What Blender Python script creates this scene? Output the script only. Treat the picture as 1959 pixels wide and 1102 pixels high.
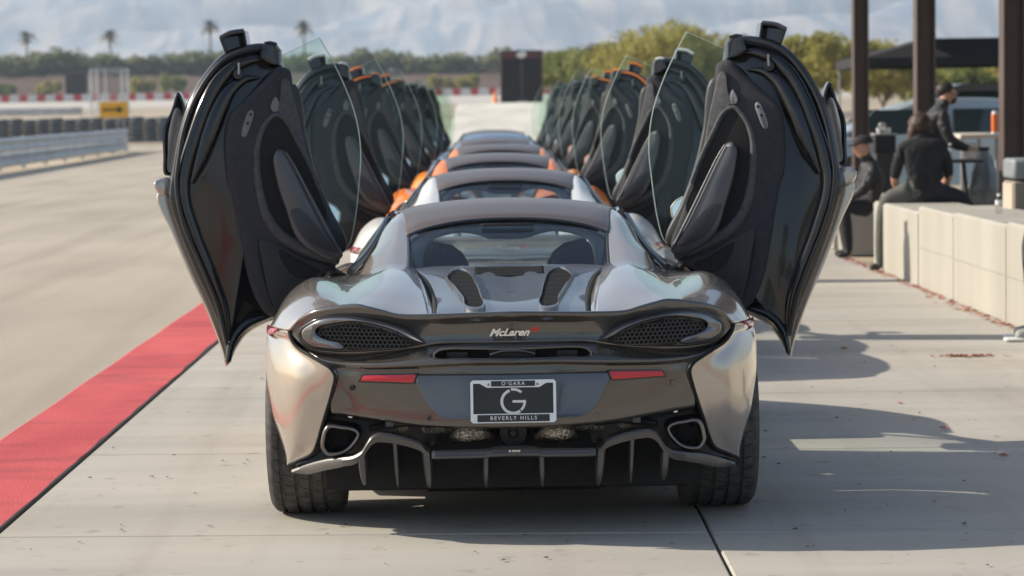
import bpy, bmesh, math, random
import numpy as np
from mathutils import Vector, Matrix
random.seed(7); RNG = np.random.RandomState(7)
S = bpy.context.scene
for o in list(bpy.data.objects): bpy.data.objects.remove(o)
rad = math.radians

# ------------------------------------------------------------------ camera
FPX = 4625.0
CAM = np.array([-0.067, 0.0, 1.58])
YAW, PITCH, ROLL = rad(.456), rad(4.31), rad(.9)
FWD = np.array([math.sin(YAW)*math.cos(PITCH), math.cos(YAW)*math.cos(PITCH), -math.sin(PITCH)])
RT0 = np.array([math.cos(YAW), -math.sin(YAW), 0]); UP0 = np.cross(RT0, FWD)
RTC = math.cos(ROLL)*RT0 - math.sin(ROLL)*UP0
UPC = math.sin(ROLL)*RT0 + math.cos(ROLL)*UP0
cd = bpy.data.cameras.new('camera'); cam = bpy.data.objects.new('camera', cd)
S.collection.objects.link(cam); S.camera = cam
cam.matrix_world = Matrix(((RTC[0], UPC[0], -FWD[0], CAM[0]), (RTC[1], UPC[1], -FWD[1], CAM[1]),
                           (RTC[2], UPC[2], -FWD[2], CAM[2]), (0, 0, 0, 1)))
cd.sensor_width = 36; cd.lens = FPX/1959*36; cd.clip_start = .1; cd.clip_end = 20000
cd.dof.use_dof = True; cd.dof.focus_distance = 9.0; cd.dof.aperture_fstop = 4.2

# ------------------------------------------------------------------ light
SUN_EL, SUN_AZ = 31, 12            # light travels towards +x, a little towards the camera
wd = bpy.data.worlds.new('World'); S.world = wd; wd.use_nodes = True
wn = wd.node_tree; bg = wn.nodes['Background']
sky = wn.nodes.new('ShaderNodeTexSky'); sky.sky_type = 'NISHITA'; sky.sun_disc = False
ldir = Vector((math.cos(rad(SUN_EL))*math.cos(rad(SUN_AZ)), -math.cos(rad(SUN_EL))*math.sin(rad(SUN_AZ)), -math.sin(rad(SUN_EL))))
sky.sun_elevation = rad(SUN_EL); sky.sun_rotation = math.atan2(-ldir.x, -ldir.y)
sky.air_density = 1.0; sky.dust_density = 1.6; sky.altitude = 0
wn.links.new(sky.outputs[0], bg.inputs[0]); bg.inputs[1].default_value = .105
sl = bpy.data.lights.new('sun', 'SUN'); so = bpy.data.objects.new('sun', sl); S.collection.objects.link(so)
sl.energy = 5.0; sl.angle = rad(.53); sl.color = (1, .915, .78)
so.rotation_euler = ldir.to_track_quat('-Z', 'Y').to_euler()
S.view_settings.view_transform = 'Standard'; S.view_settings.look = 'None'
S.view_settings.exposure = .6; S.view_settings.gamma = 1
S.render.engine = 'CYCLES'

# ------------------------------------------------------------------ helpers
COL = S.collection
YT = 8.65                      # world y of the nearest car's tail
def at(px, py, y):             # photograph pixel + depth -> world point
    d = FWD + RTC*(px-979.5)/FPX + UPC*(551-py)/FPX
    return CAM + d*((y-CAM[1])/d[1])
def gnd(px, py, z=0.):
    d = FWD + RTC*(px-979.5)/FPX + UPC*(551-py)/FPX
    return CAM + d*((z-CAM[2])/d[2])
def L(px, py, y):              # left half of the nearest car -> (half width, y, z) in car space
    p = at(px, py, YT+y); return (-p[0], y, p[2])

def mat(name, col, rough=.5, metal=0., coat=0., spec=.5, emit=None, alpha=None, coat_rough=.03):
    m = bpy.data.materials.new(name); m.use_nodes = True
    b = m.node_tree.nodes['Principled BSDF']
    b.inputs['Base Color'].default_value = (*col, 1); b.inputs['Roughness'].default_value = rough
    b.inputs['Metallic'].default_value = metal; b.inputs['Coat Weight'].default_value = coat
    b.inputs['Coat Roughness'].default_value = coat_rough; b.inputs['Specular IOR Level'].default_value = spec
    if emit: b.inputs['Emission Color'].default_value = (*emit[0], 1); b.inputs['Emission Strength'].default_value = emit[1]
    return m
def noisy(m, scale, c1, c2, detail=6, rough=None, bump=0., bscale=None, stretch=None, dist=.02, c3=None, lo=.35, hi=.65, rot=None, warp=0.):
    nt = m.node_tree; b = nt.nodes['Principled BSDF']
    tc = nt.nodes.new('ShaderNodeTexCoord'); mp = nt.nodes.new('ShaderNodeMapping')
    nt.links.new(tc.outputs['Object'], mp.inputs[0])
    if stretch: mp.inputs['Scale'].default_value = stretch
    if rot: mp.inputs['Rotation'].default_value = rot
    n = nt.nodes.new('ShaderNodeTexNoise'); n.inputs['Scale'].default_value = scale; n.inputs['Detail'].default_value = detail; n.inputs['Distortion'].default_value = warp
    nt.links.new(mp.outputs[0], n.inputs['Vector'])
    r = nt.nodes.new('ShaderNodeValToRGB'); r.color_ramp.elements[0].position = lo; r.color_ramp.elements[1].position = hi
    r.color_ramp.elements[0].color = (*c1, 1); r.color_ramp.elements[1].color = (*c2, 1)
    if c3: e = r.color_ramp.elements.new((lo+hi)/2); e.color = (*c3, 1)
    nt.links.new(n.outputs[0], r.inputs[0]); nt.links.new(r.outputs[0], b.inputs['Base Color'])
    if rough:
        q = nt.nodes.new('ShaderNodeMapRange'); q.inputs[3].default_value = rough[0]; q.inputs[4].default_value = rough[1]
        nt.links.new(n.outputs[0], q.inputs[0]); nt.links.new(q.outputs[0], b.inputs['Roughness'])
    if bump:
        n2 = nt.nodes.new('ShaderNodeTexNoise'); n2.inputs['Scale'].default_value = bscale or scale*6; n2.inputs['Detail'].default_value = 5
        nt.links.new(mp.outputs[0], n2.inputs['Vector'])
        bp = nt.nodes.new('ShaderNodeBump'); bp.inputs['Strength'].default_value = bump; bp.inputs['Distance'].default_value = dist
        nt.links.new(n2.outputs[0], bp.inputs['Height']); nt.links.new(bp.outputs[0], b.inputs['Normal'])
    return m
def stain(m, scale, dark, lo=.45, hi=.7, stretch=(1, 1, 1), detail=7):
    nt = m.node_tree; b = nt.nodes['Principled BSDF']; src = b.inputs['Base Color'].links[0].from_socket
    tc = nt.nodes.new('ShaderNodeTexCoord'); mp = nt.nodes.new('ShaderNodeMapping'); mp.inputs['Scale'].default_value = stretch
    nt.links.new(tc.outputs['Object'], mp.inputs[0]); n = nt.nodes.new('ShaderNodeTexNoise'); n.inputs['Scale'].default_value = scale; n.inputs['Detail'].default_value = detail
    nt.links.new(mp.outputs[0], n.inputs['Vector']); r = nt.nodes.new('ShaderNodeValToRGB'); r.color_ramp.elements[0].position = lo; r.color_ramp.elements[1].position = hi
    r.color_ramp.elements[0].color = (1, 1, 1, 1); r.color_ramp.elements[1].color = (*dark, 1); nt.links.new(n.outputs[0], r.inputs[0])
    x = nt.nodes.new('ShaderNodeMixRGB'); x.blend_type = 'MULTIPLY'; x.inputs[0].default_value = 1
    nt.links.new(src, x.inputs[1]); nt.links.new(r.outputs[0], x.inputs[2]); nt.links.new(x.outputs[0], b.inputs['Base Color']); return m
def glass_mat(name, tint, refl=1.5, rough=0.):
    m = bpy.data.materials.new(name); m.use_nodes = True; nt = m.node_tree; nt.nodes.clear()
    o = nt.nodes.new('ShaderNodeOutputMaterial'); t = nt.nodes.new('ShaderNodeBsdfTransparent'); t.inputs[0].default_value = (*tint, 1)
    g = nt.nodes.new('ShaderNodeBsdfGlossy'); g.inputs['Roughness'].default_value = rough
    lw = nt.nodes.new('ShaderNodeLayerWeight'); pw = nt.nodes.new('ShaderNodeMath'); pw.operation = 'POWER'; pw.inputs[1].default_value = 5.
    f = nt.nodes.new('ShaderNodeMath'); f.operation = 'MULTIPLY_ADD'; f0 = ((refl-1)/(refl+1))**2; f.inputs[1].default_value = 1-f0; f.inputs[2].default_value = f0
    nt.links.new(lw.outputs['Facing'], pw.inputs[0]); nt.links.new(pw.outputs[0], f.inputs[0])      # Schlick reflectance, same on both faces of a pane
    x = nt.nodes.new('ShaderNodeMixShader'); nt.links.new(f.outputs[0], x.inputs[0])
    nt.links.new(t.outputs[0], x.inputs[1]); nt.links.new(g.outputs[0], x.inputs[2]); nt.links.new(x.outputs[0], o.inputs[0])
    return m

def empty(name, loc=(0, 0, 0), rz=0., parent=None):
    o = bpy.data.objects.new(name, None); COL.objects.link(o); o.location = loc; o.rotation_euler = (0, 0, rz)
    o.parent = parent; o.empty_display_size = .1; return o
def tag(o, label=None, cat=None, group=None, kind=None):
    if label: o['label'] = label
    if cat: o['category'] = cat
    if group: o['group'] = group
    if kind: o['kind'] = kind
    return o
def mesh_obj(name, verts, faces, m, parent=None, smooth=True, sharp=35, fix=True):
    me = bpy.data.meshes.new(name); me.from_pydata([tuple(map(float, v)) for v in verts], [], [tuple(f) for f in faces])
    if fix:
        bm = bmesh.new(); bm.from_mesh(me); bmesh.ops.remove_doubles(bm, verts=bm.verts, dist=1e-5)
        bmesh.ops.recalc_face_normals(bm, faces=bm.faces); bm.to_mesh(me); bm.free()
    if smooth and len(me.polygons):
        me.polygons.foreach_set('use_smooth', [True]*len(me.polygons))
        if sharp: me.set_sharp_from_angle(angle=rad(sharp))
    me.materials.append(m); o = bpy.data.objects.new(name, me); COL.objects.link(o); o.parent = parent; return o
class MB:                       # collects geometry for ONE object
    def __init__(s): s.v = []; s.f = []
    def add(s, v, f):
        k = len(s.v); s.v += [tuple(p) for p in v]; s.f += [tuple(i+k for i in q) for q in f]; return s
    def box(s, c, d, rz=0., rx=0., ry=0., taper=1.):
        x, y, z = [q/2 for q in d]; M = Matrix.Rotation(rz, 3, 'Z') @ Matrix.Rotation(ry, 3, 'Y') @ Matrix.Rotation(rx, 3, 'X')
        P = [Vector((i*x*(taper if k > 0 else 1), j*y*(taper if k > 0 else 1), k*z)) for k in (-1, 1) for j in (-1, 1) for i in (-1, 1)]
        return s.add([M @ p + Vector(c) for p in P], [(0, 2, 3, 1), (4, 5, 7, 6), (0, 1, 5, 4), (2, 6, 7, 3), (0, 4, 6, 2), (1, 3, 7, 5)])
    def tube(s, path, r, n=10, n_path=None, closed=False, flat=None):
        path = [np.array(p, float) for p in path]
        if n_path: path = list(spline(path, n_path, closed))
        rr = r if hasattr(r, '__len__') else [r]*len(path)
        if len(rr) != len(path): rr = np.interp(np.linspace(0, 1, len(path)), np.linspace(0, 1, len(rr)), rr)
        V = []; m = len(path); nrm = None
        for i, p in enumerate(path):
            a = path[i-1] if (i > 0 or closed) else p; b = path[(i+1) % m] if (i < m-1 or closed) else p
            t = b-a; t = t/(np.linalg.norm(t)+1e-12)
            if nrm is None:
                h = np.array([0, 0, 1.]) if abs(t[2]) < .9 else np.array([1., 0, 0])
                nrm = np.cross(t, h)
            nrm = nrm - t*np.dot(nrm, t); nrm = nrm/(np.linalg.norm(nrm)+1e-12); bn = np.cross(t, nrm)
            for k in range(n):
                q = 2*math.pi*k/n; V.append(p + rr[i]*(math.cos(q)*nrm*(flat or 1) + math.sin(q)*bn))
        F = [(i*n+k, i*n+(k+1) % n, (i+1) % m*n+(k+1) % n, (i+1) % m*n+k) for i in range(m if closed else m-1) for k in range(n)]
        if not closed: F += [tuple(range(n))[::-1], tuple(range((m-1)*n, m*n))]
        return s.add(V, F)
    def lathe(s, prof, c=(0, 0, 0), n=32, axis='z', a0=0., a1=2*math.pi):
        full = abs(a1-a0-2*math.pi) < 1e-6; m = n if full else n+1; V = []
        for i in range(m):
            q = a0+(a1-a0)*i/n; cq, sq = math.cos(q), math.sin(q)
            for r, h in prof:
                p = {'z': (r*cq, r*sq, h), 'x': (h, r*cq, r*sq), 'y': (r*cq, h, r*sq)}[axis]
                V.append((p[0]+c[0], p[1]+c[1], p[2]+c[2]))
        k = len(prof)
        F = [(i*k+j, (i+1) % m*k+j, (i+1) % m*k+j+1, i*k+j+1) for i in range(n if full else n) for j in range(k-1)]
        return s.add(V, F)
    def poly(s, pts): return s.add(pts, [tuple(range(len(pts)))])
    def build(s, name, m, parent=None, smooth=True, sharp=35, bevel=0., fix=True):
        o = mesh_obj(name, s.v, s.f, m, parent, smooth, sharp, fix)
        if bevel: b = o.modifiers.new('bevel', 'BEVEL'); b.width = bevel; b.segments = 2; b.limit_method = 'ANGLE'; b.harden_normals = False
        return o
def spline(P, n, closed=False):
    P = np.array(P, float); m = len(P)
    if closed: Q = np.vstack([P[-1], P, P[0], P[1]]); seg = m
    else: Q = np.vstack([2*P[0]-P[1], P, 2*P[-1]-P[-2]]); seg = m-1
    dl = np.linalg.norm(np.diff(Q[1:seg+2], axis=0), axis=1); cum = np.concatenate([[0], np.cumsum(dl)])
    tt = np.linspace(0, cum[-1], n, endpoint=not closed); out = []
    for t in tt:
        i = min(int(np.searchsorted(cum, t, side='right'))-1, seg-1); i = max(i, 0)
        while dl[i] < 1e-9 and i < seg-1: i += 1
        u = (t-cum[i])/max(dl[i], 1e-9); p0, p1, p2, p3 = Q[i], Q[i+1], Q[i+2], Q[i+3]
        d1 = np.linalg.norm(p1-p0); d2 = np.linalg.norm(p2-p1); d3 = np.linalg.norm(p3-p2)
        m1 = (p2-p1) if d1 < 1e-9 else ((p1-p0)/d1*d2 + (p2-p1))/2 if d1 > 0 else (p2-p1)
        m2 = (p2-p1) if d3 < 1e-9 else ((p3-p2)/d3*d2 + (p2-p1))/2
        out.append((2*u**3-3*u**2+1)*p1 + (u**3-2*u**2+u)*m1 + (-2*u**3+3*u**2)*p2 + (u**3-u**2)*m2)
    return np.array(out)
def uspline(P, n):              # spline by row index, keeps rows aligned
    P = np.array(P, float); m = len(P); Q = np.vstack([2*P[0]-P[1], P, 2*P[-1]-P[-2]]); out = []
    for t in np.linspace(0, m-1, n):
        i = min(int(t), m-2); u = t-i; p0, p1, p2, p3 = Q[i:i+4]; m1 = (p2-p0)/2; m2 = (p3-p1)/2
        out.append((2*u**3-3*u**2+1)*p1 + (u**3-2*u**2+u)*m1 + (-2*u**3+3*u**2)*p2 + (u**3-u**2)*m2)
    return np.array(out)
def grid(rows, nu, nv):
    A = np.array([uspline(r, nu) for r in rows]); return np.stack([uspline(A[:, j], nv) for j in range(nu)], 1)
def gfaces(nv, nu): return [(i*nu+j, i*nu+j+1, (i+1)*nu+j+1, (i+1)*nu+j) for i in range(nv-1) for j in range(nu-1)]
def sx(P, s): return [(p[0]*s, p[1], p[2]) for p in P]
def panel(name, rows, m, parent, s=0, nu=24, nv=24, thick=.006, sharp=None, keep=None):
    """rows in half-width space; s=-1/1 one side, s=0 both sides joined across the centre line"""
    G = grid(rows, nu, nv)
    if s == 0:
        Gm = G[:, ::-1].copy(); Gm[..., 0] *= -1; G = np.concatenate([Gm[:, :-1], G], 1)
    else: G = G*np.array([s, 1, 1])
    nv, nu = G.shape[:2]; F = gfaces(nv, nu)
    if keep: C = [np.mean([G[i//nu, i % nu] for i in f], 0) for f in F]; F = [f for f, c in zip(F, C) if keep(abs(c[0]), c[1], c[2])]
    o = mesh_obj(name, G.reshape(-1, 3), F, m, parent, True, sharp)
    if thick: q = o.modifiers.new('solidify', 'SOLIDIFY'); q.thickness = thick; q.offset = 0
    return o
def outline(pts, n): return spline(pts, n, True)
def pillow(name, pts, rings, m, parent, s=1, n=72, sharp=50, raw=False):
    """closed outline (half width, y, z) -> solid: rings (inset, dy), back to front"""
    P = np.array(pts, float) if raw else outline(pts, n); n = len(P)
    X = P[:, [0, 2]]; area = np.sum(X[:, 0]*np.roll(X[:, 1], -1)-np.roll(X[:, 0], -1)*X[:, 1])
    T = np.roll(X, -1, 0)-np.roll(X, 1, 0); T /= (np.linalg.norm(T, axis=1)[:, None]+1e-9)
    N = np.stack([-T[:, 1], T[:, 0]], 1)*(1 if area > 0 else -1)
    V = []; I = np.arange(n); dm = np.linalg.norm(X[:, None]-X[None], axis=2); sep = np.abs(I[:, None]-I[None]); sep = np.minimum(sep, n-sep)
    facing = np.einsum('ijk,ik->ij', X[None]-X[:, None], N) > .6*dm; dm = np.where(facing & (sep > 2), dm, 9.); lim = .42*dm.min(1)
    for _ in range(3): lim = np.minimum(lim, (np.roll(lim, 1)+np.roll(lim, -1))/2)
    for ins, dy in rings:
        k_ = np.minimum(ins, lim)[:, None] if ins > 0 else ins
        Q = P.copy(); Q[:, [0, 2]] += N*k_; Q[:, 1] += dy; V += [(q[0]*s, q[1], q[2]) for q in Q]
    k = len(rings); F = [(r*n+i, r*n+(i+1) % n, (r+1)*n+(i+1) % n, (r+1)*n+i) for r in range(k-1) for i in range(n)]
    F += [tuple(range(n)), tuple(range((k-1)*n, k*n))]
    return mesh_obj(name, V, F, m, parent, True, sharp)
def inside(x, z, poly):
    c = False; j = len(poly)-1
    for i in range(len(poly)):
        if (poly[i][1] > z) != (poly[j][1] > z) and x < (poly[j][0]-poly[i][0])*(z-poly[i][1])/(poly[j][1]-poly[i][1])+poly[i][0]: c = not c
        j = i
    return c
def text_mesh(name, txt, size, m, parent, loc, shear=0., depth=.001, space=1., bold=0., xs=1.):
    cu = bpy.data.curves.new(name, 'FONT'); cu.body = txt; cu.size = size; cu.align_x = 'CENTER'; cu.align_y = 'CENTER'
    cu.shear = shear; cu.extrude = depth; cu.space_character = space; cu.offset = bold
    t = bpy.data.objects.new(name+'_tmp', cu); COL.objects.link(t)
    me = bpy.data.meshes.new_from_object(t.evaluated_get(bpy.context.evaluated_depsgraph_get()))
    bpy.data.objects.remove(t); bpy.data.curves.remove(cu)
    me.transform(Matrix.Diagonal((xs, 1, 1, 1))); me.transform(Matrix.Rotation(rad(90), 4, 'X'))
    me.materials.clear(); me.materials.append(m); me.name = name
    o = bpy.data.objects.new(name, me); COL.objects.link(o); o.parent = parent; o.location = loc; return o
def copy_tree(o, parent=None, swap=None):
    c = o.copy(); COL.objects.link(c); c.parent = parent
    if swap and c.type == 'MESH':
        for sl_ in c.material_slots:
            if sl_.material in swap:
                k = swap[sl_.material]; sl_.link = 'OBJECT'; sl_.material = k
    for ch in list(o.children): copy_tree(ch, c, swap)
    return c
# ------------------------------------------------------------------ materials of the cars
M = {}
def paint(name, c, metal=.7, rough=.36): return mat(name, c, rough, metal, 1., coat_rough=.02)
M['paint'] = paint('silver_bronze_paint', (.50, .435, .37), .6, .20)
M['roof'] = mat('roof_black_brown_reflection', (.115, .088, .075), .42, .2, .25)  # gloss black roof; brown of the overhead canopy's reflection put into the base colour
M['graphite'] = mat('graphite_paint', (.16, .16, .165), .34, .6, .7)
M['shadedpaint'] = mat('body_paint_shade_tone', (.112, .101, .089), .19, .65, 1.)  # body paint darkened for its shade and the ground reflected in it
M['recess'] = mat('recess_graphite', (.11, .112, .12), .16, .6, .6)
M['gloss'] = mat('gloss_black', (.009, .009, .010), .14, 0, .5, .5)
M['satin'] = mat('satin_black_plastic', (.022, .022, .024), .42)
M['matte'] = mat('matte_black', (.008, .008, .008), .8)
M['suede'] = noisy(mat('charcoal_suede', (.03, .03, .035), .95), 30, (.030, .031, .036), (.040, .041, .047), bump=.2, bscale=400, dist=.002)
M['sunlithide'] = noisy(mat('hide_sunlit_tone', (.07, .07, .072), .8), 40, (.055, .055, .058), (.085, .085, .088), bump=.2, bscale=300, dist=.002)  # dark trim lightened to put grazing sunlight into its colour
M['leather'] = noisy(mat('dark_leather', (.02, .02, .022), .5), 90, (.016, .016, .018), (.028, .028, .03), bump=.2, bscale=500, dist=.002)
M['armrest'] = mat('grey_satin_armrest', (.10, .10, .105), .36, .2)
M['speaker'] = noisy(mat('speaker_mesh', (.05, .05, .055), .45, .3), 900, (.025, .026, .03), (.08, .08, .085), detail=1)
M['chrome'] = mat('chrome', (.75, .75, .75), .12, 1)
M['steel'] = mat('brushed_steel', (.32, .30, .28), .3, 1)
M['trim'] = mat('grey_diffuser_trim', (.085, .08, .076), .38, .3, .4)
M['tip'] = mat('exhaust_steel', (.20, .182, .165), .28, 1)
M['foil'] = noisy(mat('heat_foil', (.5, .48, .44), .3, 1), 140, (.10, .09, .08), (.62, .56, .46), bump=.9, bscale=120, dist=.01)
M['rubber'] = noisy(mat('tyre_rubber', (.03, .03, .03), .8), 30, (.038, .037, .035), (.082, .077, .07), bump=.3, bscale=160, dist=.003)
M['red'] = mat('red_reflector', (.55, .012, .03), .25, 0, .6)
M['redlamp'] = mat('red_marker_lens', (.35, .01, .03), .2, 0, .8)
M['lens'] = mat('smoked_chrome_lens', (.17, .17, .175), .10, .9, 1.)
M['comb'] = mat('honeycomb_plastic', (.09, .09, .095), .3, .4)
M['white'] = mat('white_print', (.72, .72, .72), .4)
M['frame'] = mat('satin_chrome_frame', (.80, .82, .84), .35, .6)
M['edgeseal'] = mat('edge_seal_rubber', (.022, .022, .024), .42)
M['doorcap'] = mat('door_cap_black', (.012, .012, .013), .2, 0, .3)
M['ductlip'] = mat('duct_lip_dark', (.10, .10, .10), .25, .6, .5)
M['plate'] = mat('plate_black', (.02, .022, .025), .35)
M['glass'] = glass_mat('cabin_glass', (.93, .96, .95), 1.6)
M['doorglass'] = glass_mat('green_door_glass', (.89, .955, .92), 1.27)
M['glassedge'] = mat('glass_edge', (.48, .58, .52), .3)
M['seat'] = noisy(mat('seat_black', (.02, .02, .022), .7), 60, (.015, .015, .017), (.03, .03, .032))
M['mirrorglass'] = mat('mirror_glass', (.8, .8, .8), .02, 1)
M['badge_red'] = mat('badge_red', (.6, .02, .02), .3)
M['amber'] = mat('warning_sticker', (.7, .28, .02), .5)
M['greyplastic'] = mat('light_grey_plastic', (.17, .17, .18), .5)

def ytail(a): return float(np.interp(a, [0, .317, .53, .70, .79, .83], [.05, .085, .14, .215, .27, .30]))
def T(px, py, dy=0.):           # a point on the tail face
    y = .15
    for _ in range(4): p = L(px, py, y+dy); y = ytail(p[0])
    p = L(px, py, y+dy); return p
def ydoor(a, z): return 2.38 + .32*(1.35-a) + .10*(z-1.2)
def D(px, py, dy=0.):
    y = 2.45
    for _ in range(4): p = L(px, py, y+dy); y = ydoor(p[0], p[2])
    return L(px, py, y+dy)

def comb(name, poly2, yfun, r, t, depth, m, parent, s):
    b = MB(); xs = [p[0] for p in poly2]; zs = [p[1] for p in poly2]
    dx = r*math.sqrt(3); dz = r*1.5; j = 0; z = min(zs)
    while z < max(zs):
        x = min(xs)+(dx/2 if j % 2 else 0)
        while x < max(xs):
            if inside(x, z, poly2):
                y = yfun(x); o = []; i_ = []
                for k in range(6):
                    q = math.pi/6+k*math.pi/3
                    o.append((x+r*math.cos(q), z+r*math.sin(q))); i_.append((x+(r-t)*math.cos(q), z+(r-t)*math.sin(q)))
                V = [(s*p[0], y, p[1]) for p in o]+[(s*p[0], y, p[1]) for p in i_]+[(s*p[0], y+depth, p[1]) for p in i_]
                b.add(V, [(k, (k+1) % 6, 6+(k+1) % 6, 6+k) for k in range(6)]+[(6+k, 6+(k+1) % 6, 12+(k+1) % 6, 12+k) for k in range(6)])
            x += dx
        z += dz; j += 1
    o = b.build(name, m, parent, smooth=False, fix=False); tag(o, kind='stuff'); return o

def wheel(car, s, y, r, w, cx):
    """tyre with grooved tread, rim with spokes"""
    g = empty('wheel', (s*cx, y, r), 0, car)
    h = w/2; prof = [(r*.66, -h*.86), (r*.80, -h*1.02), (r*.92, -h), (r*.972, -h*.90)]
    gro = [-.62, -.22, .16, .52]
    zc = [(-.82, 0)]
    for q in gro: zc += [(q-.055, 0), (q-.05, -.009), (q+.05, -.009), (q+.055, 0)]
    zc += [(.82, 0)]
    for u, dr in zc: prof.append((r*(1-.012*u*u)+dr, u*h))
    prof += [(r*.972, h*.90), (r*.92, h), (r*.80, h*1.02), (r*.66, h*.86)]
    t = MB().lathe(prof, n=96, axis='x').build('tyre', M['rubber'], g, sharp=30)
    b = MB()                                     # cross sipes moulded into the ribs, slightly proud block edges
    for k in range(44):
        for (u0, u1, sk, off) in ((-.80, -.66, .10, 0), (-.55, -.28, .16, .3), (-.15, .10, .12, .6), (.24, .46, -.14, .1), (.58, .80, -.08, .5)):
            q = 2*math.pi*(k+off)/44; V = []
            for (u, dq) in ((u0, 0), (u1, sk*.25)):
                rr = r*(1-.012*u*u)+.0008
                for e in (-.006, .006):
                    V.append((u*h, rr*math.cos(q+dq+e), rr*math.sin(q+dq+e)))
            b.add(V, [(0, 1, 3, 2)])
    o = b.build('tread_sipe', M['matte'], t, smooth=False, fix=False); tag(o, kind='stuff')
    rm = MB().lathe([(r*.66, -h*.85), (r*.70, -h*.9), (r*.70, -h*.80), (r*.62, -h*.7), (r*.60, h*.7), (r*.70, h*.8), (r*.70, h*.9), (r*.66, h*.85)], n=48, axis='x').build('rim', M['graphite'], g)
    sp = MB()
    for k in range(10):
        q = 2*math.pi*k/10
        sp.tube([(s*h*.80, .05*math.cos(q), .05*math.sin(q)), (s*h*.75, r*.65*math.cos(q+.08), r*.65*math.sin(q+.08))], [.03, .018], 6)
    sp.lathe([(0.001, s*h*.9), (.055, s*h*.88), (.07, s*h*.7), (.001, s*h*.6)], n=20, axis='x')
    sp.build('spokes', M['graphite'], rm)
    MB().lathe([(.001, s*h*.1), (r*.5, s*h*.1), (r*.5, s*h*.2), (.001, s*h*.2)], n=32, axis='x').build('brake_disc', M['steel'], g)
    return g

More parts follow.
